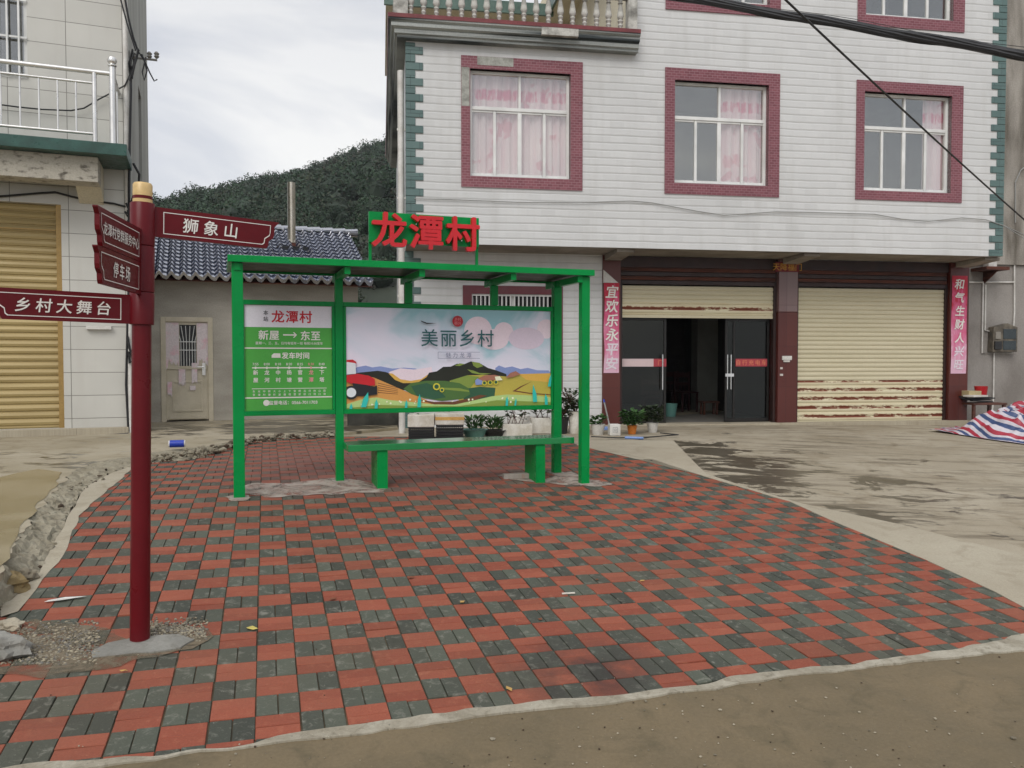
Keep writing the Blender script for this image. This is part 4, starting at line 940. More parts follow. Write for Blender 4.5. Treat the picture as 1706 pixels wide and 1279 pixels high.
rail.tube([(rx, ry, zt), (rx, -.02, zt)], .036, 12); rail.tube([(rx, ry, zb_t + .14), (rx, -.02, zb_t + .14)], .022, 10)
rl = rail.build('railing', M['steel'], lh, smooth=True)
xx = rx - .5
while xx > -7.1: MB().tube([(xx, ry, zb_t + .14), (xx, ry, zt - .17)], .013, 8).build('bar', M['steel'], rl, smooth=True); xx -= .245
for yy in (ry + .25, ry + .5, ry + .75): MB().tube([(rx, yy, zb_t + .14), (rx, yy, zt)], .013, 8).build('bar', M['steel'], rl, smooth=True)
q = MB(); q.tube([(rx, ry, zb_t), (rx, ry, zt + .10)], .05, 14); q.lathe([(.03, 0), (.065, .02), (.065, .03), (.03, .04), (.055, .06), (.07, .10), (.055, .145), (.015, .165)], (rx, ry, zt + .10), 14); q.build('newel_post', M['steel'], rl, smooth=True)
MB().tube([(rx - .25, ry, zb_t), (rx - .25, ry, zt)], .035, 12).build('newel_post', M['steel'], rl, smooth=True)
# downpipe at the corner and black cables
MB().tube([(.05, -.03, 9.4), (.05, -.03, .1)], .045, 10).build('downpipe', M['white_plastic'], lh, smooth=True)
x, z = ll(172, 545, -.05); MB().box(x - .25, x + .12, -.08, -.004, z - .035, z + .02).build('lamp_tube', M['white_plastic'], lh)
q = MB()
def lp(L_, y): return [(ll(a, b_, y)[0], y, ll(a, b_, y)[1]) for a, b_ in L_]
q.tube(lp([(205, -20), (214, 30), (222, 62), (230, 85)], -.12), .018, 6); q.tube(lp([(196, -20), (212, 40), (226, 84)], -.16), .014, 6)
q.tube(lp([(217, 95), (218, 150), (216, 240), (215, 330), (215, 400), (214, 500)], -.10), .022, 6)
q.tube(lp([(222, 272), (232, 290), (231, 308), (222, 328), (216, 345), (212, 356)], -.14), .022, 6)
q.tube(lp([(212, 345), (190, 339), (150, 334), (118, 327), (92, 320), (60, 322), (0, 327), (-60, 330)], -.05), .018, 6)
q.tube(lp([(215, 350), (218, 365), (213, 372)], -.12), .04, 6); q.tube(lp([(210, 338), (216, 352), (212, 360), (208, 352)], -.12), .02, 6)
for k in range(7):
    a = R(-6, 6); q.tube(lp([(226 + a, 84 + R(-4, 4)), (220 + a, 105), (217 + R(-4, 4), 122 + R(0, 12)), (224 + R(-3, 8), 98)], -.12 - .01 * k), .012, 5)
q.tube(lp([(230, 85), (240, 100), (245, 118), (240, 134), (237, 120), (243, 95)], -.10), .012, 5); q.tube(lp([(236, 90), (250, 122), (257, 135), (262, 132)], -.10), .012, 5)
q.tube(lp([(216, 125), (208, 142), (190, 152), (165, 165), (140, 180), (118, 184), (70, 182), (30, 178), (0, 174), (-60, 172)], -.08), .012, 6)
q.tube(lp([(212, 560), (216, 580), (222, 600), (216, 605), (214, 585), (224, 596)], -.10), .022, 6); q.tube(lp([(214, 500), (212, 560), (210, 640), (214, 718)], -.06), .02, 6)
q.tube(lp([(214, 722), (190, 724), (120, 728), (80, 731), (0, 737), (-60, 740)], -.16), .016, 6)
tag(q.build('cable', M['cable'], loc=(HL.o.x, HL.o.y, 0), rz=HL.th), 'tangled black cables running over the corner and front of the beige house', 'cable')
q = MB(); q.tube(lp([(216, 95), (262, 100)], .25), .02, 6); q.box(ll(214, 90, .25)[0], ll(218, 90, .25)[0], 0.004, .30, ll(214, 102, .25)[1], ll(214, 92, .25)[1])
for px in (222, 249, 261):
    x, z = ll(px, 97, .25); q.lathe([(.02, 0), (.045, .03), (.03, .05), (.045, .08), (.02, .11)], (x, .25, z), 10)
tag(q.build('insulator_bracket', mat('grey_insulator', srgb(120, 118, 112), rough=.4), loc=(HL.o.x, HL.o.y, 0), rz=HL.th, smooth=True), 'small steel bracket with insulators at the corner of the beige house', 'bracket')

# ================================================================== SMALL TILED HOUSE BEHIND
smh = empty('small_house', (HS.o.x, HS.o.y, 0), HS.th, 'low grey rendered house with glazed blue tiled roof behind the bus shelter', 'house')
l3 = lambda px, py, y=0: HS.loc(px, py, y)
hx0, hx1 = -3.0, l3(597, 600)[0]; he = l3(420, 468)[1]; dx0, dx1 = l3(268, 600)[0], l3(355, 600)[0]; dz1 = l3(310, 528)[1]; dz0 = l3(310, 702)[1]
DP = 4.6
q = MB(); wall_holes(q, hx0, hx1, -.3, he + .15, 0, [(dx0, dx1, dz0, dz1)], .2)
q.quad((hx1, 0, -.3), (hx1, DP, -.3), (hx1, DP, he + .15), (hx1, 0, he + .15)); q.quad((hx0, DP, -.3), (hx0, DP, he), (hx1, DP, he), (hx1, DP, -.3)); q.add([(hx1, 0, he + .15), (hx1, DP, he + .15), (hx1, DP / 2, he + 1.3)], [(0, 1, 2)])
q.build('wall', M['house_plaster'], smh)
# roof: glazed interlocking tiles
M['blue_tile'] = mat('blue_glazed_tile', (.055, .07, .13), (.018, .025, .065), 11, rough=.09, rvar=.03, fine=.1, metal=.2, spec=1)
M['blue_tile'].node_tree.nodes['Principled BSDF'].inputs['IOR'].default_value = 2.7; M['blue_tile'].node_tree.nodes['Principled BSDF'].inputs['Coat Weight'].default_value = .6; M['blue_tile'].node_tree.nodes['Principled BSDF'].inputs['Coat Roughness'].default_value = .08
ye, yr = -.45, DP / 2 + .1; xr0, xr1 = hx0 - .2, hx1 + .22
zr_ = l3(500, 386, yr)[1]; ze = l3(420, 468, ye)[1] + .02
q = MB(); rows = 15; ncol = int((xr1 - xr0) / .21); per = (xr1 - xr0) / ncol; sub = 8
sl = math.hypot(yr - ye, zr_ - ze); ux = ((yr - ye) / sl, (zr_ - ze) / sl); nx = (-ux[1], ux[0])
for rr in range(rows):
    s0 = sl * rr / rows; s1 = sl * (rr + 1.12) / rows
    L0 = []; 
    for (s_, lift) in ((s0, -.004), (s0, .07), (s0 + .03, .076), (s0 + .12, .066), ((s0 + s1) / 2, .03), (s1, .006)):
        row = []
        for k in range(ncol * sub + 1):
            x = xr0 + per * k / sub; ph = (k % sub) / sub; h = .048 * math.sin(2 * math.pi * ph + .5) + .012 * math.sin(4 * math.pi * ph)
            yy = ye + ux[0] * s_ + nx[0] * (h + lift); zz = ze + ux[1] * s_ + nx[1] * (h + lift); row.append((x, yy, zz))
        L0.append(row)
    wdt = ncol * sub + 1
    q.add([p for row in L0 for p in row], [(a*wdt+k, a*wdt+k+1, (a+1)*wdt+k+1, (a+1)*wdt+k) for a in range(len(L0)-1) for k in range(wdt-1)])
ro = q.build('roof', M['blue_tile'], smh, smooth=True)
q = MB(); q.quad((xr0, ye + .02, ze - .06), (xr1, ye + .02, ze - .06), (xr1, yr, zr_ - .05), (xr0, yr, zr_ - .05)); q.quad((xr0, yr, zr_), (xr1, yr, zr_), (xr1, DP + .4, ze - .1), (xr0, DP + .4, ze - .1)); q.build('roof_underside', M['wood'], ro)
q = MB(); k = xr0
while k < xr1 - .05: q.tube([(k, yr, zr_ + .03), (k + .3, yr, zr_ + .045)], [.085, .095], 12); k += .29
q.build('ridge', M['blue_tile'], ro, smooth=True)
cy_ = 1.55; cxx, czz = l3(486, 400, cy_); ct = l3(484, 304, cy_)[1]
cp = MB().lathe([(.085, czz - .5), (.085, ct), (.078, ct), (.078, czz)], (cxx, cy_, 0), 20).build('chimney', mat('heat_tinted_steel', (.60, .56, .48), (.48, .43, .34), 4, rough=.3, metal=.95, st=(1, 1, .4)), smh, smooth=True)
MB().lathe([(.15, czz - .22), (.13, czz - .10), (.09, czz - .06)], (cxx, cy_, 0), 18).build('collar', M['rust'], cp, smooth=True); MB().box(cxx - .34, cxx + .30, cy_ - .38, cy_ + .2, czz - .28, czz - .18).build('flashing', M['cable'], cp)
# door
q = MB(); fr = mat('champagne_door_paint', srgb(200, 190, 168), srgb(186, 176, 152), 3, rough=.4, fine=.05)
q.box(dx0, dx0 + .09, -.02, .1, dz0, dz1); q.box(dx1 - .09, dx1, -.02, .1, dz0, dz1); q.box(dx0 + .09, dx1 - .09, -.02, .1, dz1 - .09, dz1)
dr = q.build('door', fr, smh, bevel=.006); a0, a1, c0, c1 = dx0 + .09, dx1 - .09, dz0 + .03, dz1 - .09
gx0, gx1 = a0 + (a1 - a0) * .32, a0 + (a1 - a0) * .72; gz0_, gz1_ = c0 + (c1 - c0) * .55, c0 + (c1 - c0) * .97
q = MB(); wall_holes(q, a0, a1, c0, c1, .03, [(gx0, gx1, gz0_, gz1_)], .04); q.box(a0 + .14, a1 - .14, .014, .028, c0 + .16, c0 + .20); q.box(a0 + .14, a1 - .14, .014, .028, c0 + .72, c0 + .76); q.box(a0 + .10, a0 + .138, .014, .028, c0 + .16, c0 + .76); q.box(a1 - .138, a1 - .10, .014, .028, c0 + .16, c0 + .76); q.box(a0 + .02, a1 - .02, .0, .028, c0 + .98, c0 + 1.01)
q.box(a0 + .05, a1 - .05, -.02, .028, c0 + .02, c0 + .06)
q.build('door_leaf', fr, dr, bevel=.003)
MB().box(gx0, gx1, .06, .066, gz0_, gz1_).build('pane', M['black'], dr); q = MB()
for k in range(6): x = gx0 + (gx1 - gx0) * (k + .5) / 6; q.tube([(x, .045, gz0_), (x, .045, gz0_ + (gz1_ - gz0_) * .6), (x + (k - 2.5) * .03, .045, gz1_ - .02)], .007, 6)
q.box(gx0, gx1, .04, .05, gz0_ + .30, gz0_ + .315); q.box(gx0, gx1, .04, .05, gz0_ + .46, gz0_ + .475); q.build('grille', M['alu'], dr)
def scrap(x0, x1, z0, z1, sd):
    pl = []; n = 10
    for k in range(n): pl.append((x0 + (x1 - x0) * k / (n - 1), z0 + (z1 - z0) * .28 * (mnoise.noise(Vector((k * 1.3, sd, 0))) + .5) * (1 if 0 < k < n - 1 else .2)))
    return pl + [(x1, z1), (x0, z1)]
q = MB(); q.prism(scrap(a0 + .0, gx0 - .01, c0 + .95, c1 - .02, 1), 'y', .018, .020); q.prism(scrap(gx1 + .01, a1 - .0, c0 + 1.0, c1 - .02, 4), 'y', .018, .020); q.prism(scrap(a0 + .22, a0 + .34, c0 + .62, c0 + 1.0, 9), 'y', .004, .006); q.prism(scrap(a1 - .30, a1 - .2, c0 + .66, c0 + 1.1, 12), 'y', .004, .006); q.prism(scrap(a0 + .02, a0 + .10, c0 + .45, c0 + .74, 15), 'y', .0, .002); q.prism(scrap(a0 + .42, a0 + .52, c0 + .56, c0 + .66, 19), 'y', .002, .004)
q.build('torn_poster', mat('torn_paper', srgb(216, 204, 204), srgb(220, 170, 180), 5, .5, .7, rough=.8), dr)
q = MB(); q.box(a1 - .11, a1 - .05, -.01, .026, c0 + .86, c0 + 1.10); q.tube([(a1 - .08, -.05, c0 + 1.02), (a1 - .20, -.055, c0 + 1.02)], .012, 8); q.build('handle', M['steel'], dr)

# ================================================================== RIGHT NEIGHBOUR
nb = empty('grey_concrete_house', HM.w(XR + .1, .5, 0), HM.th, 'stained grey concrete house wall at the right edge behind the striped tarpaulin', 'house')
q = MB(); q.box(0, 9, 0, 6, 3.35, 12); q.build('upper_wall', M['dirty_plaster'], nb); MB().box(-.25, 9, .06, 6, -.4, 3.345).build('lower_wall', M['plaster'], nb)
HN = Frame(HM.w(XR + .1, .5).x, HM.w(XR + .1, .5).y, HM.th); ln = lambda px, py, y=.06: HN.loc(px, py, y)
def onwall(name, label, cat):
    return empty(name, (HN.o.x, HN.o.y, 0), HN.th, label, cat)
def pts_n(L_, y=.03): return [(ln(a, b_, y)[0], y, ln(a, b_, y)[1]) for a, b_ in L_]
q = MB()
for L_ in ([(1690, 420), (1690, 520), (1686, 588), (1636, 588), (1638, 470)], [(1612, 470), (1690, 470)], [(1642, 474), (1641, 550), (1650, 552)], [(1656, 588), (1655, 660), (1652, 700)], [(1672, 432), (1690, 424), (1715, 420)]): q.tube(pts_n(L_), .016, 8)
tag(q.build('conduit', M['white_plastic'], loc=(HN.o.x, HN.o.y, 0), rz=HN.th, smooth=True), 'white plastic conduit loop running round the electric meter box', 'conduit')
mbx = onwall('meter_box', 'weathered electric meter box with two dark dials on the grey wall', 'meter box'); (x0, z1), (x1, z0) = ln(1645, 545), ln(1685, 586)
mt = mat('weathered_meter_case', srgb(112, 104, 90), srgb(70, 64, 56), 8, rough=.7)
xm = x0 + (x1 - x0) * .36
MB().prism([(x0, z0), (x1, z0), (x1, z1), ((x0 + x1) / 2 + .06, z1 + .08), (x0 + .02, z1)], 'y', -.10, .055).build('case', mt, mbx, bevel=.008)
dk = glassmat('meter_glass', (.08, .10, .10), .08)
for (za, zb) in ((.08, .44), (.52, .92)):
    MB().box(xm + .03, x1 - .04, -.112, -.102, z0 + (z1 - z0) * za, z0 + (z1 - z0) * zb).build('meter_window', mat('meter_dark', srgb(52, 60, 62), rough=.2), mbx, bevel=.004)
MB().box(x0 + .03, xm - .02, -.135, -.102, z0 + .05, z0 + .22).build('breaker', M['black'], mbx, bevel=.004); MB().box(x0 + .05, xm - .04, -.125, -.102, z0 + .27, z0 + .42).build('breaker', mat('grey_breaker', srgb(140, 134, 124), rough=.6), mbx, bevel=.004)
wb = onwall('wall_bracket', 'rusty steel bracket shelf with a small white junction box under the neighbour\'s upper wall', 'bracket'); (x0, z1), (x1, z0) = ln(1626, 446, -.1), ln(1664, 452, -.1)
MB().box(x0, x1, -.40, .05, z0, z1).build('shelf', M['rust'], wb); MB().prism([(.05, z0 - .003), (-.36, z0 - .003), (.05, z0 - .26)], 'x', (x0 + x1) / 2 + .02, (x0 + x1) / 2 + .05).build('stay', M['rust'], wb)
MB().box(x1 - .26, x1 - .06, -.12, .05, z1 + .003, z1 + .17).build('junction_box', M['white_plastic'], wb, bevel=.006)
# ================================================================== BUS SHELTER
bs = empty('bus_shelter', (HB.o.x, HB.o.y, 0), HB.th, 'green painted steel bus shelter with timetable, village poster and red roof sign', 'bus shelter')
lb = lambda px, py, y=0: HB.loc(px, py, y)
def gzb(x, y): P = HB.w(x, y); return ground_z(P.x, P.y)
zr0, zr1 = lb(600, 444, -.1)[1] - .0, lb(600, 433, -.1)[1]
xR = lb(973, 700, 0)[0]; E2 = .60
x2, x3 = 1.04, lb(927, 700, E2)[0]
rx0, rx1 = lb(379, 428, -.11)[0], lb(991, 455, -.11)[0]
for (x, y, a) in ((0, 0, .052), (xR, 0, .048), (0, E2, .042), (x2, E2, .042), (x3, E2, .048)):
    MB().box(x - a, x + a, y - a, y + a, gzb(x, y) - .03, zr0 - .004).build('post', M['green'], bs, bevel=.007)
    if y == 0 or x != 0: MB().box(x - a - .035, x + a + .035, y - a - .035, y + a + .035, gzb(x, y) - .02, gzb(x, y) + .008).build('base_plate', M['mortar'], bs)
q = MB(); q.box(rx0, rx1, -.11, -.07, zr0, zr1); q.box(rx0, rx1, E2 + .28, E2 + .32, zr0, zr1); q.box(rx0, rx0 + .04, -.07, E2 + .28, zr0, zr1); q.box(rx1 - .04, rx1, -.07, E2 + .28, zr0, zr1); ro_ = q.build('roof', M['green'], bs, bevel=.004)
MB().box(rx0 + .04, rx1 - .04, -.07, E2 + .28, zr0 + .022, zr1 - .004).build('deck', mat('shaded_green_deck', srgb(34, 62, 48), srgb(26, 48, 38), 3, rough=.5), ro_)  # roof green darkened here, the underside's shade put into the colour
xs1, xs2 = lb(680, 480, E2)[0], lb(823, 480, E2)[0]
for x in (0, x2, xs1, xs2, x3): MB().box(x - .03, x + .03, -.066, E2 + .276, zr0 - .075, zr0 - .002).build('roof_beam', M['green'], bs, bevel=.004)
zp1, zp0 = 1.90, .800
for x in (xs1, xs2): MB().box(x - .042, x + .042, E2 - .03, E2 + .03, zp1 + .055, zr0 - .077).build('strut', M['green'], bs, bevel=.004)
def panel(a, b_, name):
    q = MB(); q.box(a, b_, E2 - .03, E2 + .03, zp1 + .002, zp1 + .052); q.box(a, b_, E2 - .03, E2 + .03, zp0 - .052, zp0 - .002)
    q.box(a, a + .03, E2 - .03, E2 + .03, zp0, zp1); q.box(b_ - .03, b_, E2 - .03, E2 + .03, zp0, zp1); q.box(a + .032, b_ - .032, E2 + .005, E2 + .028, zp0, zp1)
    return q.build(name, M['green'], bs, bevel=.004)
tt = panel(.044, x2 - .044, 'timetable_board'); pp = panel(x2 + .044, x3 - .05, 'poster_board')
# --- timetable print, laid out in panel fractions
ta, tb = .076, x2 - .076; yF = E2 - .008
TX = lambda X: ta + (tb - ta) * (X - 42) / 1020; TZ = lambda Y: zp1 - (zp1 - zp0) * (Y - 50) / 1185
q = MB(); q.box(ta, tb, yF, E2 + .003, zp0, TZ(296), 1); q.box(ta, tb, yF, E2 + .003, TZ(296), zp1, 0); q.build('print', [M['pale_print'], M['green_print']], tt)
q = MB(); yT = yF - .002
for (s, sz, X, Y, m_, bo, spc) in (('龙潭村', .135, 590, 175, 0, .02, 1.1), ('本', .052, 287, 135, 1, .01, 1), ('站', .052, 287, 205, 1, .01, 1), ('新屋', .105, 320, 385, 2, .02, 1.05), ('东至', .105, 808, 388, 2, .02, 1.05), ('发车时间', .072, 628, 615, 2, .025, 1), ('星期一、三、五、日均有班车一班 每班10:50发车', .032, 560, 475, 2, .01, 1), ('监督电话：0566-7011703', .046, 600, 1148, 2, .015, 1)):
    q.text(s, sz, (TX(X), yT, TZ(Y)), (1, 0, 0), (0, 0, 1), m_, bold=bo, spacing=spc)
for k, (tm, c1, c2) in enumerate((('7:55', '新', '屋'), ('8:00', '龙', '河'), ('8:10', '中', '村'), ('8:20', '杨', '塘'), ('8:25', '官', '营'), ('8:30', '龙', '潭'), ('8:40', '下', '塔'))):
    X = 165 + k * 129; m_ = 3 if k == 5 else 2
    q.text(tm, .036, (TX(X), yT, TZ(710)), (1, 0, 0), (0, 0, 1), m_, bold=.01); q.text(c1, .052, (TX(X), yT, TZ(806)), (1, 0, 0), (0, 0, 1), m_, bold=.02); q.text(c2, .052, (TX(X), yT, TZ(890)), (1, 0, 0), (0, 0, 1), m_, bold=.02)
    q.lathe([(.009, 0), (.009, .001)], (0, 0, 0), 8) if False else q.box(TX(X) - .008, TX(X) + .008, yT - .001, yT, TZ(768), TZ(740), m_)
for k in range(15):
    X = 143 + k * 59
    q.text('东龙中新大小上下官杨石河林山田'[k], .026, (TX(X), yT, TZ(1018)), (1, 0, 0), (0, 0, 1), 2, bold=.01); q.text('至潭村屋岭溪塘塔营家桥口场口湾'[k], .026, (TX(X), yT, TZ(1056)), (1, 0, 0), (0, 0, 1), 2, bold=.01)
for (X0, X1, Y, h) in ((42, 1062, 532, .006), (42, 1062, 1090, .006), (125, 995, 753, .006), (120, 995, 988, .003)): q.box(TX(X0), TX(X1), yT - .0005, yT + .0015, TZ(Y) - h, TZ(Y) + h, 2)
q.box(TX(485), TX(630), yT - .0005, yT + .0015, TZ(381) - .007, TZ(381) + .007, 2)
q.prism([(TX(600), TZ(350)), (TX(615), TZ(350)), (TX(648), TZ(381)), (TX(615), TZ(412)), (TX(600), TZ(412)), (TX(628), TZ(381))], 'y', yT - .0005, yT + .0015, 2)
q.prism([(TX(350), TZ(640)), (TX(350), TZ(612)), (TX(375), TZ(590)), (TX(450), TZ(590)), (TX(455), TZ(640))], 'y', yT - .0005, yT + .0015, 2)
q.prism([(TX(285) + .032 * math.cos(a), TZ(1148) + .032 * math.sin(a)) for a in [k * math.pi / 8 for k in range(16)]], 'y', yT - .0005, yT + .0015, 2)
q.build('lettering', [M['red_print'], M['black_print'], M['letter_white'], M['pink_print']], tt)
# --- poster artwork, flat printed layers
pa, pb = x2 + .076, x3 - .082
PX = lambda X: pa + (pb - pa) * (X - 40) / 1615; PZ = lambda Y: zp1 - (zp1 - zp0) * (Y - 25) / 772
def skyprint():
    m, t, b = base('poster_sky'); co = obco(t, (1, 1, 1)); s = N(t, 'ShaderNodeSeparateXYZ'); t.links.new(co, s.inputs[0])
    n_ = noise(t, obco(t, (1, 1, 1.3)), 1.3, 4, .5, .6); ad = N(t, 'ShaderNodeMath', operation='MULTIPLY_ADD'); ad.inputs[1].default_value = .55; t.links.new(stretch(t, s.outputs['Z'], zp0, zp1), ad.inputs[0]); t.links.new(stretch(t, n_, .3, .7, -.3, .35), ad.inputs[2])
    r_ = ramp(t, [(.1, srgb(238, 228, 242)), (.45, srgb(220, 222, 236)), (.66, srgb(150, 196, 206))]); t.links.new(ad.outputs[0], r_.inputs[0]); t.links.new(r_.outputs[0], b.inputs['Base Color']); b.inputs['Roughness'].default_value = .35; return m
pm = [skyprint()] + [flat('poster_ink', tuple(min(255, int(v * 1.1)) for v in c), .38) for c in ((206, 190, 204), (128, 142, 188), (34, 36, 26), (206, 162, 74), (72, 104, 52), (122, 140, 62), (198, 140, 74), (168, 190, 120), (44, 176, 164), (186, 30, 40), (208, 210, 214), (30, 32, 36), (156, 104, 84), (196, 186, 60), (46, 84, 60), (222, 204, 212), (104, 64, 40), (176, 160, 70), (222, 222, 190))]
PINK, BLUE, DARK, GOLD, GRN, OLV, ORG, MEAD, TEAL, RED, GREY, BLK, BRN, LIME, DGRN, BLUSH, EARTH, FIELD, PALE = range(1, 20)
q = MB(); q.box(pa, pb, yF, E2 + .003, zp0, zp1, 0); lay = [0]
def art(pts, m_):
    lay[0] += 1; y = yF - .00035 * lay[0]
    pts = [(max(40, min(1655, X)), max(25, min(797, Y))) for X, Y in pts]
    q.add([(PX(X), y, PZ(Y)) for X, Y in pts], [tuple(range(len(pts)))], m_)
def disc(X, Y, r, m_, n=20, sy=1): art([(X + r * math.cos(2 * math.pi * k / n), Y + r * sy * math.sin(2 * math.pi * k / n)) for k in range(n)], m_)
disc(1050, 190, 112, BLUSH, 28); disc(1260, 200, 80, BLUSH, 28); disc(1620, 170, 80, BLUSH); disc(1180, 260, 120, BLUSH, 28, .7); disc(1450, 250, 150, PINK, 28, .6)
art([(40, 520), (120, 480), (180, 468), (230, 482), (290, 474), (380, 492), (470, 485), (560, 492), (600, 530), (600, 560), (40, 560)], BLUE)
art([(1190, 490), (1220, 470), (1270, 488), (1330, 478), (1400, 500), (1460, 490), (1540, 510), (1640, 512), (1655, 530), (1655, 560), (1190, 560)], BLUE)
art([(350, 520), (440, 490), (540, 500), (620, 490), (680, 480), (700, 600), (480, 600)], BLUSH)
art([(40, 540), (130, 522), (270, 508), (330, 518), (360, 530), (420, 575), (500, 600), (560, 598), (640, 600), (640, 660), (40, 660)], DARK)
art([(350, 528), (380, 530), (440, 575), (520, 588), (600, 575), (650, 540), (640, 590), (560, 605), (460, 605), (400, 580)], GOLD)
art([(560, 610), (640, 560), (660, 525), (720, 515), (770, 480), (830, 478), (880, 455), (930, 462), (990, 437), (1060, 450), (1130, 490), (1200, 510), (1280, 540), (1290, 620), (560, 650)], DARK)
art([(860, 470), (900, 452), (940, 458), (900, 474)], OLV); art([(1000, 440), (1060, 448), (1090, 475), (1040, 490), (1010, 470)], OLV); art([(960, 500), (1010, 510), (1060, 530), (1160, 535), (1080, 545), (1000, 530)], OLV)
art([(820, 590), (960, 548), (1120, 545), (1280, 560), (1400, 540), (1655, 535), (1655, 760), (900, 760)], FIELD); art([(1380, 540), (1655, 535), (1655, 610), (1450, 590)], GOLD); art([(820, 590), (960, 548), (1060, 560), (1010, 620), (960, 680)], OLV); art([(900, 660), (1060, 640), (1190, 650), (1180, 740), (940, 760)], DGRN)
art([(1330, 680), (1400, 640), (1500, 600), (1420, 640), (1360, 675), (1480, 695), (1655, 710), (1655, 718), (1470, 702)], EARTH)
art([(40, 560), (150, 540), (240, 560), (330, 600), (460, 660), (560, 705), (640, 740), (720, 797), (40, 797)], ORG)
for k in range(5): art([(270, 600 + k * 18), (420, 640 + k * 12), (420, 643 + k * 12), (270, 605 + k * 18)], EARTH)
art([(460, 650), (520, 605), (640, 588), (780, 590), (900, 610), (970, 650), (985, 700), (920, 735), (760, 750), (620, 725), (520, 690)], GRN); art([(520, 630), (640, 605), (720, 640), (790, 720), (690, 735), (560, 700)], DGRN); art([(700, 640), (900, 650), (975, 670), (975, 680), (860, 668), (700, 650)], OLV)
art([(560, 730), (700, 755), (850, 755), (960, 735), (1060, 705), (1120, 712), (980, 760), (840, 782), (700, 775)], EARTH)
art([(40, 760), (150, 725), (260, 712), (360, 735), (520, 752), (700, 775), (860, 780), (1000, 752), (1160, 718), (1280, 706), (1420, 712), (1560, 722), (1655, 735), (1655, 797), (40, 797)], MEAD); art([(40, 790), (300, 770), (560, 785), (900, 792), (1200, 750), (1655, 775), (1655, 797), (40, 797)], OLV)
for k in range(26): X = R(60, 1640); disc(X, R(728, 770), R(4, 9), PALE, 8)
for (X, Y, r) in ((715, 635, 28), (757, 662, 18), (1096, 610, 20), (1143, 607, 20), (1190, 605, 20)): disc(X, Y, r, LIME); disc(X, Y, r * .62, DGRN)
art([(1020, 590), (1040, 572), (1080, 590), (1075, 622), (1025, 625)], BLUE); art([(1040, 575), (1100, 548), (1180, 545), (1220, 555), (1245, 585), (1120, 592), (1080, 592)], BRN); art([(1180, 560), (1220, 556), (1245, 588), (1190, 592)], PALE); art([(1270, 570), (1310, 530), (1355, 516), (1395, 542), (1320, 566)], BRN)
art([(40, 425), (85, 422), (110, 440), (112, 455), (40, 440)], RED); art([(40, 440), (105, 450), (108, 530), (40, 535)], GREY); art([(40, 540), (120, 530), (200, 545), (245, 570), (248, 620), (140, 625), (60, 600), (40, 590)], RED); art([(80, 600), (180, 615), (240, 630), (262, 620), (262, 690), (180, 700), (110, 700)], BLK); disc(72, 672, 52, BLK); disc(72, 672, 36, GREY)
for (X, Y, h, w_, ln_) in ((165, 740, 70, 38, 30), (580, 750, 60, 26, 0), (1280, 758, 40, 20, 0), (1520, 725, 100, 34, -26), (1615, 750, 48, 24, -14), (1640, 600, 60, 26, 20), (480, 770, 35, 18, 0), (70, 785, 30, 20, 0), (1350, 765, 30, 14, 6), (255, 765, 40, 22, 0)):
    art([(X + ln_ * .9 + w_ * .1, Y - h), (X + w_ * .55 + ln_ * .4, Y - h * .2), (X + w_ * .4, Y + 45), (X - w_ * .6, Y + 45), (X - w_ * .45 + ln_ * .4, Y - h * .3)], TEAL)
art([(590, 118), (640, 135), (715, 138), (640, 146), (600, 130)], BLK)
q.build('print', pm, pp); yA = yF - .0005 * lay[0] - .001
q = MB(); q.text('美丽乡村', .205, (PX(880), yA, PZ(253)), (1, 0, 0), (0, 0, 1), 0, bold=.006, spacing=1.13)
q.text('魅力龙潭', .062, (PX(885), yA, PZ(388)), (1, 0, 0), (0, 0, 1), 2, spacing=1.6)
for (X0, X1, Y0, Y1) in ((722, 1055, 362, 365), (722, 1055, 411, 414), (722, 725, 362, 414)): q.box(PX(X0), PX(X1), yA, yA + .001, PZ(Y1), PZ(Y0), 2)
q.prism([(PX(878) + .062 * math.cos(k * math.pi / 12), PZ(120) + .062 * math.sin(k * math.pi / 12)) for k in range(24)], 'y', yA, yA + .001, 1)
for (s, dx, dz) in (('乡', -.02, .022), ('村', .02, .022), ('振', -.02, -.022), ('兴', .02, -.022)): q.text(s, .042, (PX(878) + dx, yA - .001, PZ(120) + dz), (1, 0, 0), (0, 0, 1), 3)
q.build('lettering', [flat('teal_ink', (34, 92, 96)), flat('seal_ink', (178, 30, 44)), flat('grey_ink', (120, 126, 150)), flat('seal_text', (226, 140, 140))], pp)
# --- roof sign
ys = .30
sxa, sxb = lb(615, 380, ys)[0], lb(798, 385, ys)[0]; sz1 = lb(700, 357, ys)[1]; sz0 = lb(700, 407, ys)[1]
q = MB(); q.box(sxa, sxb, ys, ys + .025, sz0, sz1)
rs = q.build('name_sign', M['green'], bs, bevel=.003); q = MB()
for x in (sxa + .015, sxb - .015): q.box(x - .014, x + .014, ys + .027, ys + .055, zr1 - .002, sz1)
q.build('sign_leg', M['green'], rs)
for k, ch in enumerate('龙潭村'):
    q = MB(); cx = sxa + (sxb - sxa) * (.165, .495, .83)[k]; q.text(ch, .385, (cx, ys - .055, (sz0 + sz1) / 2 - .035), (1, 0, 0), (0, 0, 1), 0, bold=.022, depth=.03)
    for dx, dz in ((-.1, .05), (.1, .05), (0, -.1)): q.tube([(cx + dx, ys - .03, (sz0 + sz1) / 2 + dz), (cx + dx, ys - .001, (sz0 + sz1) / 2 + dz)], .006, 6, 1)
    q.build('sign_character', [M['letter_red'], M['steel']], rs)
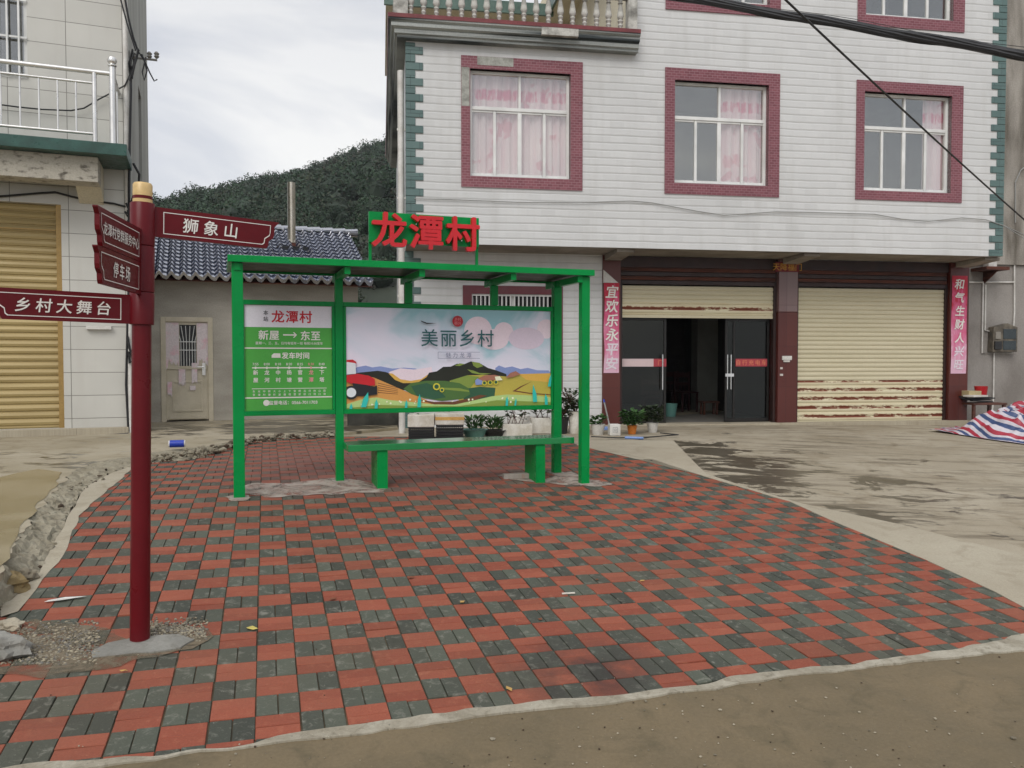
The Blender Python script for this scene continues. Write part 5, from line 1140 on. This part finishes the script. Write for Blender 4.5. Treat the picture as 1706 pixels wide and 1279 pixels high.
# --- bench
bx0, bx1 = lb(580, 742, .10)[0], lb(957, 737, .10)[0]; bz = .458
bn = empty('bench', HB.w((bx0 + bx1) / 2, .3, gzb((bx0 + bx1) / 2, .3)), HB.th, 'long glossy green steel bench with two slab legs inside the bus shelter', 'bench'); zb_ = bn.location.z
hw = (bx1 - bx0) / 2
MB().box(-hw, hw, -.20, .20, bz - .07 - zb_, bz - zb_).build('seat', mat('glossy_green_enamel', srgb(14, 128, 66), rough=.16, rvar=.05, fine=.04, coat=.5), bn, bevel=.006)
lx1 = lb(638, 760, .10)[0] - (bx0 + bx1) / 2; lx2 = lb(902, 760, .10)[0] - (bx0 + bx1) / 2
for x in (lx1, lx2): MB().box(x - .055, x + .055, -.18, .18, -.06, bz - .072 - zb_).build('leg', M['green'], bn, bevel=.006)
p = gp(868, 796); tag(MB().box(-.21, .21, -.05, .05, -.01, .055).build('brick', M['mortar'], loc=(p.x, p.y, p.z), rz=.25, bevel=.01), 'mortar covered brick lying on the pavers beside the bench\'s right leg', 'brick')

# ================================================================== DIRECTION SIGNPOST
b0 = gp(233, 1066); tilt = .020
spo = empty('signpost', b0, 0, 'maroon direction signpost with gold cap and four finger boards', 'signpost'); spo.rotation_euler = (0, tilt, 0)
dS = b0.y
def pz(py, px=245): return CZ + ray(px, py).z * dS - b0.z
MB().lathe([(.052, -.05), (.050, pz(560)), (.050, pz(540))], n=24).build('pole', M['signred'], spo, smooth=True)
zs_ = [pz(541), pz(487), pz(410), pz(338)]
for a, b_ in zip(zs_, zs_[1:]): MB().lathe([(.060, a + .001), (.063, a + .004), (.063, b_ - .005), (.060, b_ - .001)], n=28).build('sleeve', M['signred'], spo, smooth=True)
c = MB(); z0 = pz(338); z1 = pz(305); hgt = z1 - z0; c.lathe([(.050, z0), (.050, z0 + hgt * .18)], n=28, m=0); c.lathe([(.0505, z0 + hgt * .18), (.0505, z0 + hgt * .34)], n=28, m=1); c.lathe([(.050, z0 + hgt * .34), (.050, z1 - .01), (.044, z1)], n=28, m=0)
c.build('pole_cap', [M['gold'], M['signred']], spo, smooth=True)
def finger(dirv, ln_, z0, h, rise, text, size, flip, xs=1.0, sp_=1.25, bt=None):
    d = Vector((dirv[0], dirv[1], 0)).normalized(); up = Vector((0, 0, 1)); xd = -d if flip else d; nrm = xd.cross(up)
    dd = (d + up * rise)
    out = [(.055, 0), (ln_ * .90, 0), (ln_ * .915, h * .10), (ln_ * .92, h * .28), (ln_ * .955, h * .40), (ln_ * .963, h * .52), (ln_ * .965, h * .80), (ln_ * .985, h * .90), (ln_, h * .96), (ln_, h), (.055, h)]
    P = lambda a, z, o_: dd * a + up * (z0 + z) + nrm * o_
    q = MB(); n = len(out); q.add([P(a, z, .011) for a, z in out] + [P(a, z, -.011) for a, z in out], [tuple(range(n)), tuple(range(2*n-1, n-1, -1))] + [(k, k+n, (k+1) % n + n, (k+1) % n) for k in range(n)])
    o_ = q.build('sign_board', M['signred'], spo)
    bm_ = bmesh.new(); bm_.from_mesh(o_.data); bmesh.ops.recalc_face_normals(bm_, faces=bm_.faces); bm_.to_mesh(o_.data); bm_.free()
    inn = [(.105, h * .12), (ln_ * .87, h * .12), (ln_ * .885, h * .18), (ln_ * .89, h * .34), (ln_ * .925, h * .46), (ln_ * .932, h * .58), (ln_ * .935, h * .86), (.105, h * .86)]
    cx = sum(p[0] for p in inn) / len(inn); w_ = .004
    inn2 = [(min(max(a, .105 + w_), a - w_ if a > .3 else a + w_), z + (w_ if z < h * .5 else -w_)) for a, z in inn]; k_ = len(inn); q = MB()
    for k in range(k_): q.quad(P(*inn[k], .0125), P(*inn[(k+1) % k_], .0125), P(*inn2[(k+1) % k_], .0125), P(*inn2[k], .0125))
    q.build('border', M['letter_white'], o_)
    q = MB(); ca = (.105 + ln_ * .92) / 2 if bt is None else bt; q.text(text, size, P(ca, h * .49, .0135), xd + up * (rise if not flip else -rise), up, bold=.012, shear=.10, xs=xs, spacing=sp_); q.build('lettering', M['letter_white'], o_)
finger((.80, .60), .76, pz(392), pz(341) - pz(391), -.005, '狮象山', .088, False, sp_=1.55, bt=.36)
finger((.17, -.985), .76, pz(438), pz(382) - pz(436), .0, '龙潭村党群服务中心', .064, True, sp_=1.0)
finger((.17, -.985), .76, pz(491), pz(437) - pz(489), .0, '停车场', .082, True, sp_=1.35)
finger((-.82, -.57), .72, pz(540), pz(490) - pz(538), .0, '乡村大舞台', .076, True, sp_=1.42, bt=.375)

# ================================================================== POTS, CRATES AND CLUTTER AT THE HOUSE FRONT
def leaves(q, c, r, h, n, size, m=0, spiky=0):
    c = Vector(c)
    for k in range(n):
        a = R(0, 6.283); rr = r * math.sqrt(R(0, 1)); z = h * R(.15, 1); p = c + Vector((rr * math.cos(a) * (.6 + .4 * z / h), rr * math.sin(a) * (.6 + .4 * z / h), z))
        d = Vector((math.cos(a + R(-.8, .8)), math.sin(a + R(-.8, .8)), R(-.2, .9) + spiky)).normalized(); s = d.cross(Vector((R(-.3, .3), R(-.3, .3), 1))).normalized(); L_ = size * R(.7, 1.3); w_ = L_ * (.34 if not spiky else .12)
        mid = p + d * L_ * .5 + Vector((0, 0, .08 * L_)); tip = p + d * L_ - Vector((0, 0, .12 * L_))
        q.add([p, mid + s * w_, tip, mid - s * w_], [(0, 1, 2, 3)], m)
def pot_plant(px, py, pot, potm, label, r, h, n, size, name='potted_plant', leafm='leaf', spiky=0, branches=0):
    p = gp(px, py, -.03); e = empty(name, (p.x, p.y, p.z), 0, label, 'potted plant')
    MB().lathe(pot, n=18).build('pot', potm, e, smooth=True); top = pot[2][1]
    MB().lathe([(pot[1][0] * .9, top - .03), (.001, top - .02)], n=16, cap=False).build('soil', M['soil'], e)
    q = MB()
    for k in range(branches):
        a = R(0, 6.3); q.tube([(0, 0, top - .03), (math.cos(a) * r * .5, math.sin(a) * r * .5, top + h * .5), (math.cos(a) * r * .9, math.sin(a) * r * .9, top + h * R(.7, 1))], [.008, .006, .003], 5, 1)
    leaves(q, (0, 0, top - .03), r, h, n, size, 0, spiky); q.build('foliage', [M[leafm], M['wood']], e); return e
def potp(r, h): return [(r * .72, 0), (r, h * .9), (r * 1.08, h), (r * .9, h), (r * .85, h * .85)]
pot_plant(1053, 723, potp(.085, .15), M['orange'], 'leafy green plant in an orange glazed pot before the glass doors', .19, .26, 230, .10)
pot_plant(1087, 720, potp(.10, .17), M['white_plastic'], 'dark leafy plant in a white pot right of the orange pot', .17, .30, 260, .09, leafm='leaf_dk')
pot_plant(996, 724, potp(.12, .18), M['white_plastic'], 'small succulent in a white tub at the foot of the left brown pillar', .12, .16, 90, .09)
pot_plant(958, 722, potp(.12, .38), M['foam'], 'bushy bare twigged shrub in a tall white bucket behind the right shelter post', .26, .40, 170, .08, 'potted_plant', 'leaf_dk', 0, 22)
pot_plant(935, 722, potp(.13, .28), M['black'], 'dark bushy shrub in a black pot beside the tall white bucket', .24, .34, 220, .10, 'potted_plant', 'leaf_dk', 0, 10)
def basin(px, py, r, h, m, label):
    p = gp(px, py, -.03); e = empty('basin', (p.x, p.y + .1, p.z), 0, label, 'basin'); MB().lathe([(r * .7, 0), (r * .95, h * .85), (r * 1.08, h), (r * 1.0, h), (r * .88, h * .82)], n=24).build('bowl', m, e, smooth=True)
    MB().lathe([(r * .88, h * .8), (.001, h * .85)], n=16, cap=False).build('soil', M['soil'], e); q = MB(); leaves(q, (0, 0, h * .7), r * .8, .20, 160, .12, 0, .6); q.build('foliage', M['leaf'], e)
basin(790, 729, .21, .13, M['teal'], 'teal plastic basin planted with greens under the poster'); basin(823, 728, .19, .11, M['black'], 'black shallow basin of greens right of the teal one')
def trough(px0, px1, pyb, pyt, label, plant=True, notch=0):
    a, b_ = gp(px0, pyb, -.03), gp(px1, pyb, -.03); c = (a + b_) / 2; w_ = (b_ - a).length / 2; h = (pyb - pyt) / F * c.y
    e = empty('planter_box', (c.x, c.y + .14, c.z), HM.th * .5, label, 'planter'); q = MB(); q.box(-w_, w_, -.15, -.11, 0, h); q.box(-w_, w_, .11, .15, 0, h); q.box(-w_, -w_ + .04, -.11, .11, 0, h); q.box(w_ - .04, w_, -.11, .11, 0, h); q.box(-w_ + .04, w_ - .04, -.11, .11, 0, .03); q.build('box', M['foam'], e, bevel=.008)
    MB().box(-w_ + .042, w_ - .042, -.108, .108, .032, h - .03).build('soil', M['soil'], e)
    if plant:
        q = MB()
        for k in range(7): x = R(-w_ * .8, w_ * .8); q.tube([(x, 0, h - .03), (x + R(-.1, .1), R(-.05, .05), h + .18), (x + R(-.2, .2), R(-.1, .1), h + R(.25, .42))], [.007, .005, .003], 5, 1)
        leaves(q, (0, 0, h), w_ * .9, .36, 70, .09); q.build('foliage', [M['leaf_dk'], M['wood']], e)
trough(836, 886, 727, 706, 'long low white foam planter box beneath the poster'); trough(884, 917, 722, 696, 'taller white foam planter box near the right shelter post')
p = gp(866, 712, -.03); e = empty('enamel_pot', (p.x, p.y, p.z), 0, 'round white enamel pot behind the low foam planter', 'pot'); MB().lathe([(.16, 0), (.18, .04), (.18, .20), (.19, .21), (.17, .21)], n=22).build('body', M['white_plastic'], e, smooth=True); MB().lathe([(.185, .212), (.17, .235), (.03, .25)], n=22).build('rim', M['white_plastic'], e, smooth=True)
def crate(px0, px1, pyb, pyt, label, lid, lidm, lidlabel):
    a, b_ = gp(px0, pyb, -.03), gp(px1, pyb, -.03); c = (a + b_) / 2; w_ = (b_ - a).length / 2 - .01; h = (pyb - pyt) / F * c.y
    e = empty('crate', (c.x, c.y + .2, c.z), HM.th * .4, label, 'crate', 'black plastic crates under the foam boxes'); q = MB()
    for zz in range(6): q.box(-w_, w_, -.2, -.185, h * zz / 5.4, h * zz / 5.4 + .02); q.box(-w_, w_, .185, .2, h * zz / 5.4, h * zz / 5.4 + .02); q.box(-w_, -w_ + .015, -.184, .184, h * zz / 5.4, h * zz / 5.4 + .02); q.box(w_ - .015, w_, -.184, .184, h * zz / 5.4, h * zz / 5.4 + .02)
    n = 12
    for k in range(n + 1): x = -w_ + .01 + (2 * w_ - .02) * k / n; q.box(x - .006, x + .006, -.198, -.187, 0, h * .97); q.box(x - .006, x + .006, .187, .198, 0, h * .97)
    q.box(-w_ + .02, w_ - .02, -.18, .18, .01, h * .55); q.build('lattice', M['black'], e)
    bh = (lid) / F * c.y; f = empty('foam_box', (c.x, c.y + .2, c.z + h * .98), HM.th * .4, lidlabel, 'foam box'); q = MB(); q.box(-w_ - .01, w_ + .01, -.215, .215, .012, bh); q.build('box', M['foam'], f, bevel=.012)
    if lidm: MB().box(-w_ - .013, w_ + .013, -.218, .218, bh * .45, bh * .72).build('tape_band', M['yellow_foam'], f)
    q = MB(); leaves(q, (-.05, 0, bh), .2, .12, 30, .09); q.build('foliage', M['leaf'], f)
crate(678, 722, 735, 712, 'left black lattice crate under the plain white foam box', 22, False, 'plain white foam box on the left black crate')
crate(724, 772, 734, 708, 'right black lattice crate under the yellow banded foam box', 20, True, 'white foam box with a yellow band on the right black crate')
p = gp(1023, 725, -.03); e = empty('cube_planter', (p.x, p.y, p.z), .1, 'small white printed cube planter at the foot of the mop', 'pot'); MB().box(-.09, .09, -.09, .09, 0, .19).build('body', M['white_plastic'], e, bevel=.012); MB().text('回', .10, (0, -.0925, .10), (1, 0, 0), (0, 0, 1)).build('emblem', flat('grey_emblem', (150, 150, 150)), e)
a = gp(1016, 716, -.03); x, z = hg(1006, 666, -.06); tp = HM.w(x, -.06, z); e = empty('mop', a, 0, 'grey mop with a blue grip leaning on the left brown pillar', 'mop'); tpl = tp - a
MB().tube([(0, 0, .05), tpl * .9], .014, 8).build('handle', M['wire'], e, smooth=True); MB().tube([tpl * .9, tpl], .018, 8).build('grip', M['blue'], e, smooth=True); MB().box(-.15, .05, -.05, .05, 0, .06).build('head', M['ltblue'], e, bevel=.01)
a, b_ = gp(1041, 731, .0), gp(1072, 732, .0); tag(MB().tube([(0, 0, .02), b_ - a + Vector((0, 0, .02))], .022, 10).build('plastic_tube', M['ltblue'], loc=a, smooth=True), 'pale blue plastic tube lying on the concrete before the potted plants', 'tube')
MBk = MB(); pts = [gp(*c_, .012) for c_ in ((985, 727), (1030, 729), (1080, 728), (1130, 724), (1100, 721))]
tag(MB().tube([p for p in pts], .010, 6).build('hose', M['cable']), 'thin dark hose lying along the potted plants', 'hose')
p = gp(295, 745, .06); e = empty('drink_can', (p.x, p.y, p.z), .3, 'blue and white can lying on the rubble behind the signpost', 'can'); MB().tube([(-.09, 0, .05), (.09, 0, .05)], .05, 14).build('body', M['blue'], e, smooth=True)
for x in (-.105, .092): MB().tube([(x, 0, .05), (x + .014, 0, .05)], .046, 14).build('end', M['white_plastic'], e, smooth=True)
# alley: dark wall added for the shade between the houses, and a bush
p = gp(640, 716, -.03); e = HM.w(XL - 1.2, .15); 
al = MB(); al.box(.15, 1.12, 0, .12, -.2, .72); tag(al.build('alley_shade_wall', mat('alley_shade_paint', srgb(72, 70, 62), srgb(40, 40, 34), 3, rough=1, bmp=.6), loc=(e.x, e.y, 0), rz=HM.th, bevel=.01), 'low dark wall added for the alley shade between the white and small houses', 'wall')
q = MB(); leaves(q, (0, 0, 0), 1.1, 1.3, 1800, .16); P = HM.w(XL - 1.3, 2.6); tag(q.build('bush', M['leaf_dk'], loc=(P.x, P.y, ground_z(P.x, P.y))), 'dark green bush growing in the alley behind the added dark wall', 'bush')
# right corner: low bench with buckets, and the tarpaulin
P = HM.w(hg(1632, 690, -.1)[0], -.1); gz = ground_z(P.x, P.y) - .03
e = empty('work_table', (P.x, P.y, gz), HM.th, 'low battered wooden table piled with bits beside the right pillar', 'table'); MB().box(-.34, .42, -.25, .25, .42, .46).build('tabletop', M['wood'], e, bevel=.006)
for sx in (-.3, .38):
    for sy in (-.2, .2): MB().box(sx - .025, sx + .025, sy - .025, sy + .025, -.02, .418).build('leg', M['wood'], e)
q = MB()
for k in range(4): q.obox((R(-.15, .2), R(-.15, .1), .485 + .028 * k), Vector((R(.3, .42), R(-.1, .1), R(-.02, .02))), (0, .05, 0), (0, 0, .012), 0)
tag(q.build('scrap_boards', M['cable'], loc=(P.x, P.y, gz), rz=HM.th), 'pile of dark scrap boards on the low table', 'boards')
P2_ = HM.w(hg(1634, 670, -.1)[0], -.1); tag(MB().lathe([(.10, 0), (.125, .20), (.132, .21), (.115, .21), (.09, .02)], n=18).build('bucket', M['redplastic'], smooth=True, loc=(P2_.x, P2_.y, gz + .58)), 'red plastic bucket on the scrap boards', 'bucket')
P3_ = HM.w(hg(1617, 670, -.1)[0], -.12); tag(MB().box(-.15, .13, -.12, .12, 0, .12).build('carton', mat('tan_carton', srgb(176, 160, 120), rough=.8), loc=(P3_.x, P3_.y, gz + .58), rz=HM.th, bevel=.006), 'tan carton left of the red bucket', 'box')
P4_ = HM.w(hg(1628, 676, -.35)[0], -.3); tag(MB().box(-.2, .2, -.12, .12, 0, .035).build('tray', M['white_plastic'], loc=(P4_.x, P4_.y, gz + .585), rz=HM.th + .2, bevel=.006), 'shallow white tray in front of the red bucket', 'tray')
def tarpmat():
    m, t, b = base('striped_tarpaulin'); a = N(t, 'ShaderNodeTexCoord'); s = N(t, 'ShaderNodeSeparateXYZ'); t.links.new(a.outputs['UV'], s.inputs[0])
    fr_ = N(t, 'ShaderNodeMath', operation='FRACT'); mu_ = N(t, 'ShaderNodeMath', operation='MULTIPLY'); mu_.inputs[1].default_value = 5.2; t.links.new(s.outputs['Y'], mu_.inputs[0]); t.links.new(mu_.outputs[0], fr_.inputs[0])
    r_ = ramp(t, [(0, srgb(200, 194, 200)), (.17, srgb(62, 80, 120)), (.42, srgb(200, 194, 200)), (.58, srgb(164, 44, 62)), (.88, srgb(200, 194, 200))]); r_.color_ramp.interpolation = 'CONSTANT'; t.links.new(fr_.outputs[0], r_.inputs[0])
    c = mixc(t, 1.0, r_.outputs[0], mixc(t, stretch(t, noise(t, obco(t), 5, 5), .3, .7), (.8, .8, .8), (1.08, 1.08, 1.08)), 'MULTIPLY')
    t.links.new(c, b.inputs['Base Color']); b.inputs['Roughness'].default_value = .38; bump(t, b, noise(t, obco(t), 14, 5, .6, .5), .5, .02); return m
M['tarp'] = tarpmat()
c0 = gp(1545, 716); c1 = gp(1700, 738); xdv = (c1 - c0); xdv.z = 0; Ltot = 3.6; xdv.normalize(); ydv = Vector((-xdv.y, xdv.x, 0))
me = bpy.data.meshes.new('tarpaulin'); nu, nv = 190, 100; vs = []; uvs = []
for a in range(nu + 1):
    for b_ in range(nv + 1):
        u = a / nu * Ltot; v = b_ / nv * 1.9
        env = min(1, max(0, (u - .30) / .6)) ; env = env * env * (3 - 2 * env); ve = math.sin(min(1, v / 1.0) * math.pi / 2) ** .8
        h = .34 * env * ve * (1 + .10 * math.sin(u * 2.6 + .4)) + .03
        q3 = Vector((u * 1.3, v * 1.6, 2.2)); rd = lambda a_, b__, c_: 1 - abs(mnoise.noise(Vector((u * a_, v * b__, c_)))) * 2.2
        h += env * ve * (.16 * mnoise.noise(q3 * .8) + .22 * rd(1.5, 2.3, 3) + .16 * rd(3.1, 4.4, 8) * (.6 + mnoise.noise(q3)) + .05 * rd(7, 8, 1)) + .025 * abs(mnoise.noise(Vector((u * 4, v * 4, 7)))); h = max(.012, h - .14 * env)
        P = c0 + xdv * (u + .12 * mnoise.noise(q3 * 1.2)) + ydv * (v * (.55 + .45 * env) + .15 * mnoise.noise(Vector((u * 1.1, 0, 5))) * (1 - v / 1.9))
        vs.append((P.x, P.y, ground_z(P.x, P.y) - .02 + h)); uvs.append((u, v * .62 + .22 * u + .20 * mnoise.noise(q3 * .7) + .05 * mnoise.noise(q3 * 2.2) + h * .35))
me.from_pydata(vs, [], [(a*(nv+1)+b_, (a+1)*(nv+1)+b_, (a+1)*(nv+1)+b_+1, a*(nv+1)+b_+1) for a in range(nu) for b_ in range(nv)])
uvl = me.uv_layers.new()
for k, lpp in enumerate(me.loops): uvl.data[k].uv = uvs[lpp.vertex_index]
me.materials.append(M['tarp']); me.polygons.foreach_set('use_smooth', [True] * len(me.polygons)); o = bpy.data.objects.new('tarpaulin', me); COL.objects.link(o)
tag(o, 'crumpled red white and blue striped tarpaulin heap by the right pillar', 'tarpaulin')

# ================================================================== OVERHEAD CABLES
def sag(a, b_, s, n=24): return [a.lerp(b_, k / n) - Vector((0, 0, s * 4 * (k / n) * (1 - k / n))) for k in range(n + 1)]
ca, cb = at(1000, -32, 12.5), at(2100, 172, 8.0); q = MB()
base_p = []
for k in range(61):
    f = k / 60; px = 1000 + 1100 * f; py = -14 + (px - 1080) * .168 + ((px - 1400) / 400) ** 2 * 0 ; base_p.append(at(px, py, 12.5 - 4.5 * f))
for k in range(7):
    an = k * .9; q.tube([p + Vector((0, R(-.004, .004), 0)) + Vector((math.cos(an + i * .12), 0, math.sin(an + i * .12))) * (.040 + .012 * math.sin(i * .7 + k)) for i, p in enumerate(base_p)], .026, 6)
q.tube([p + Vector((0, 0, .075 + .02 * math.sin(i * .35))) for i, p in enumerate(base_p)], .004, 5); q.tube([p - Vector((0, 0, .05 + .03 * math.sin(i * .5))) for i, p in enumerate(base_p)], .005, 5)
tag(q.build('cable_bundle', M['cable']), 'thick black bundle of cables crossing the top right of the white house', 'cable')
q = MB().tube(sag(at(1240, -66, 8.0), at(1760, 412, 15.0), .05), .013, 6); tag(q.build('cable', M['cable']), 'single black cable slanting down to the right over the white house', 'cable')
q = MB().tube([HN.w(*(ln(a, b_)[0], .0), ln(a, b_)[1]) for a, b_ in ((1668, 376), (1690, 386), (1720, 400))] , .01, 6); q.tube([HN.w(ln(a, b_)[0], -.03, ln(a, b_)[1]) for a, b_ in ((1712, 272), (1695, 285), (1686, 305), (1686, 372))], .014, 6)
tag(q.build('cable', M['wire']), 'short grey cables hanging on the stained wall right of the green quoins', 'cable')

# ================================================================== LITTER ON THE PAVERS
lm = [mat('tan_leaf', srgb(188, 150, 84), rough=.8), mat('brown_leaf', srgb(120, 70, 44), rough=.8), mat('yellow_leaf', srgb(196, 180, 96), rough=.8)]
def flatleaf(px, py, s, m, label, rz=None, w_=.5):
    p = gp(px, py, .006); q = MB(); q.add([(-s, 0, 0), (-s * .3, -s * w_, .006), (s * .5, -s * w_ * .7, .002), (s, 0, .008), (s * .4, s * w_ * .8, .003), (-s * .4, s * w_, .008)], [(0, 1, 2, 3, 4, 5)])
    tag(q.build('fallen_leaf', m, loc=p, rz=R(0, 6) if rz is None else rz), label, 'leaf', 'fallen leaves')
flatleaf(420, 1047, .045, lm[2], 'pale yellow leaf on a dark paver right of the signpost foot')
for px, py in ((848, 1148), (995, 966), (900, 1032), (685, 962), (206, 1118), (555, 998), (770, 1003), (1070, 968)): flatleaf(px, py, R(.018, .032), random.choice(lm[:2]), 'small dry leaf lying on the checkered pavers')
p = gp(108, 998, .006); q = MB(); q.add([(-.11, -.02, 0), (-.02, -.03, .004), (.10, .0, .006), (.12, .02, .002), (.0, .02, .008), (-.09, .0, .004)], [(0, 1, 2, 3, 4, 5)]); tag(q.build('paper_scrap', M['white_plastic'], loc=p, rz=.35), 'long white paper scrap on the pavers left of the signpost', 'paper')
p = gp(947, 989, .006); tag(MB().box(-.045, .045, -.006, .006, 0, .008).build('stick', M['foam'], loc=p, rz=.2), 'short pale stick lying on the pavers in the middle', 'stick')

# ================================================================== HILL AND FOREST
RD = 210.0
ridge_px = [(-1500, 420), (-600, 372), (0, 352), (150, 345), (270, 340), (330, 331), (380, 316), (440, 304), (500, 295), (540, 283), (600, 258), (665, 228), (800, 190), (1100, 160), (1700, 220), (2600, 400)]
rk = [(at(a, b_, RD).x, at(a, b_, RD).z - 3.0) for a, b_ in ridge_px]
def ridge(x):
    if x <= rk[0][0]: return rk[0][1]
    for (x0, z0), (x1, z1) in zip(rk, rk[1:]):
        if x <= x1: f = (x - x0) / (x1 - x0); return z0 + (z1 - z0) * f
    return rk[-1][1]
def hill_z(x, y):
    f = max(0, min(1, (y - 42) / (RD - 42))); s = ridge(x * RD / max(60, y) * (.35 + .65 * f) + x * 0)
    k = f ** 1.05 if y <= RD else 1 - ((y - RD) / 160) ** 2 * .6
    return s * k + 2.2 * mnoise.noise(Vector((x * .03, y * .03, 0))) * min(1, f * 3) - .3
q = MB(); hx = [-420 + 12 * i for i in range(76)]; hy = [40 + 8 * i for i in range(38)]
q.add([(x, y, hill_z(x, y)) for y in hy for x in hx], [(j*len(hx)+i, j*len(hx)+i+1, (j+1)*len(hx)+i+1, (j+1)*len(hx)+i) for j in range(len(hy)-1) for i in range(len(hx)-1)])
struct(q.build('hill', mat('hill_undergrowth', (.022, .032, .018), (.030, .036, .022), .1, rough=1), smooth=True))
fm_ = [leafmat('forest_leaf', c, d, .05) for c, d in (((.022, .047, .020), (.031, .059, .026)), ((.014, .034, .017), (.020, .043, .022)), ((.034, .046, .024), (.044, .054, .029)), ((.034, .034, .023), (.043, .040, .026)), ((.023, .050, .024), (.032, .061, .030)))]
import numpy as np
rng = np.random.default_rng(5); q = MB(); random.seed(5); LV = []; LM = []
def tree_crown(c, r, h, n, ls, mi):
    c = np.array(c); q.blob(tuple(c), (r * .62, r * .62, h * .62), R(0, 50), .3, 1, 5)
    nc = 9; a = rng.uniform(0, 6.283, nc); ph = np.arccos(rng.uniform(-.35, 1, nc)); cd = np.stack([np.sin(ph) * np.cos(a), np.sin(ph) * np.sin(a), np.cos(ph)], 1)
    cc = c + cd * np.array([r, r, h]) * rng.uniform(.45, .75, (nc, 1)); cr_ = r * rng.uniform(.34, .58, nc)
    k = rng.integers(0, nc, n); d = rng.normal(size=(n, 3)); d[:, 2] += .35; d /= np.linalg.norm(d, axis=1)[:, None]
    p = cc[k] + d * cr_[k][:, None] * rng.uniform(.8, 1.08, (n, 1)); nn = d + rng.normal(size=(n, 3)) * .45; nn /= np.linalg.norm(nn, axis=1)[:, None]
    s_ = np.cross(nn, rng.normal(size=(n, 3))); s_ /= np.linalg.norm(s_, axis=1)[:, None]; t_ = np.cross(nn, s_); l_ = ls * rng.uniform(.5, 1.3, (n, 1))
    LV.append(np.stack([p + s_ * l_, p + t_ * l_ * .65, p - s_ * l_, p - t_ * l_ * .65], 1).reshape(-1, 3)); LM.append(np.where(rng.random(n) < .72, mi, rng.integers(0, 5, n)))
for _ in range(1700):
    y = 50 + (234 - 50) * math.sqrt(R(0, 1)); u = R(-.48, -.07); x = u * y
    r = R(1.5, 3.1) * (1.0 if y > 100 else .8); z = hill_z(x, y); h = r * R(.9, 1.4)
    mi = random.choice((0, 0, 0, 1, 1, 2, 4, 4, 3) if mnoise.noise(Vector((x * .05, y * .05, 3))) > -.2 else (0, 1, 1, 2, 3, 3))
    tree_crown((x, y, z + h * .5), r, h, 300 if y > 100 else 620, .22 if y > 100 else .14, mi)
for _ in range(130):                                     # taller trees along the skyline
    px = R(180, 690); d = RD + R(-4, 10); x = (px - 853) / F * d; r = R(1.0, 2.4); h = r * R(1.0, 1.9); tree_crown((x, d, hill_z(x, d) + h * .6), r, h, 300, .20, random.choice((0, 0, 1, 4, 3)))
LV = np.concatenate(LV); LM = np.concatenate(LM); V = [tuple(v) for v in LV.tolist()]; FC = [(k, k + 1, k + 2, k + 3) for k in range(0, len(V), 4)]; MI = LM.tolist()
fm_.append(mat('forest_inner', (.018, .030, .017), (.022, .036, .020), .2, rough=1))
off = len(q.v); q.v += V; q.f += [tuple(i + off for i in f) for f in FC]; q.m += MI
tag(q.build('forest', fm_), 'dense dark green woodland covering the hillside behind the houses', 'woodland', kind='stuff')

# ================================================================== DAMP AIR
hz = MB().box(-440, 440, -80, 940, -9, 130).build('haze', bpy.data.materials.new('damp_air')); hm = hz.data.materials[0]; hm.use_nodes = True; t = hm.node_tree; t.nodes.clear()
ho = N(t, 'ShaderNodeOutputMaterial'); hv = N(t, 'ShaderNodeVolumePrincipled', inp={'Density': .0003}); hv.inputs['Color'].default_value = (.88, .92, .95, 1); t.links.new(hv.outputs[0], ho.inputs['Volume'])
tag(hz, kind='stuff')
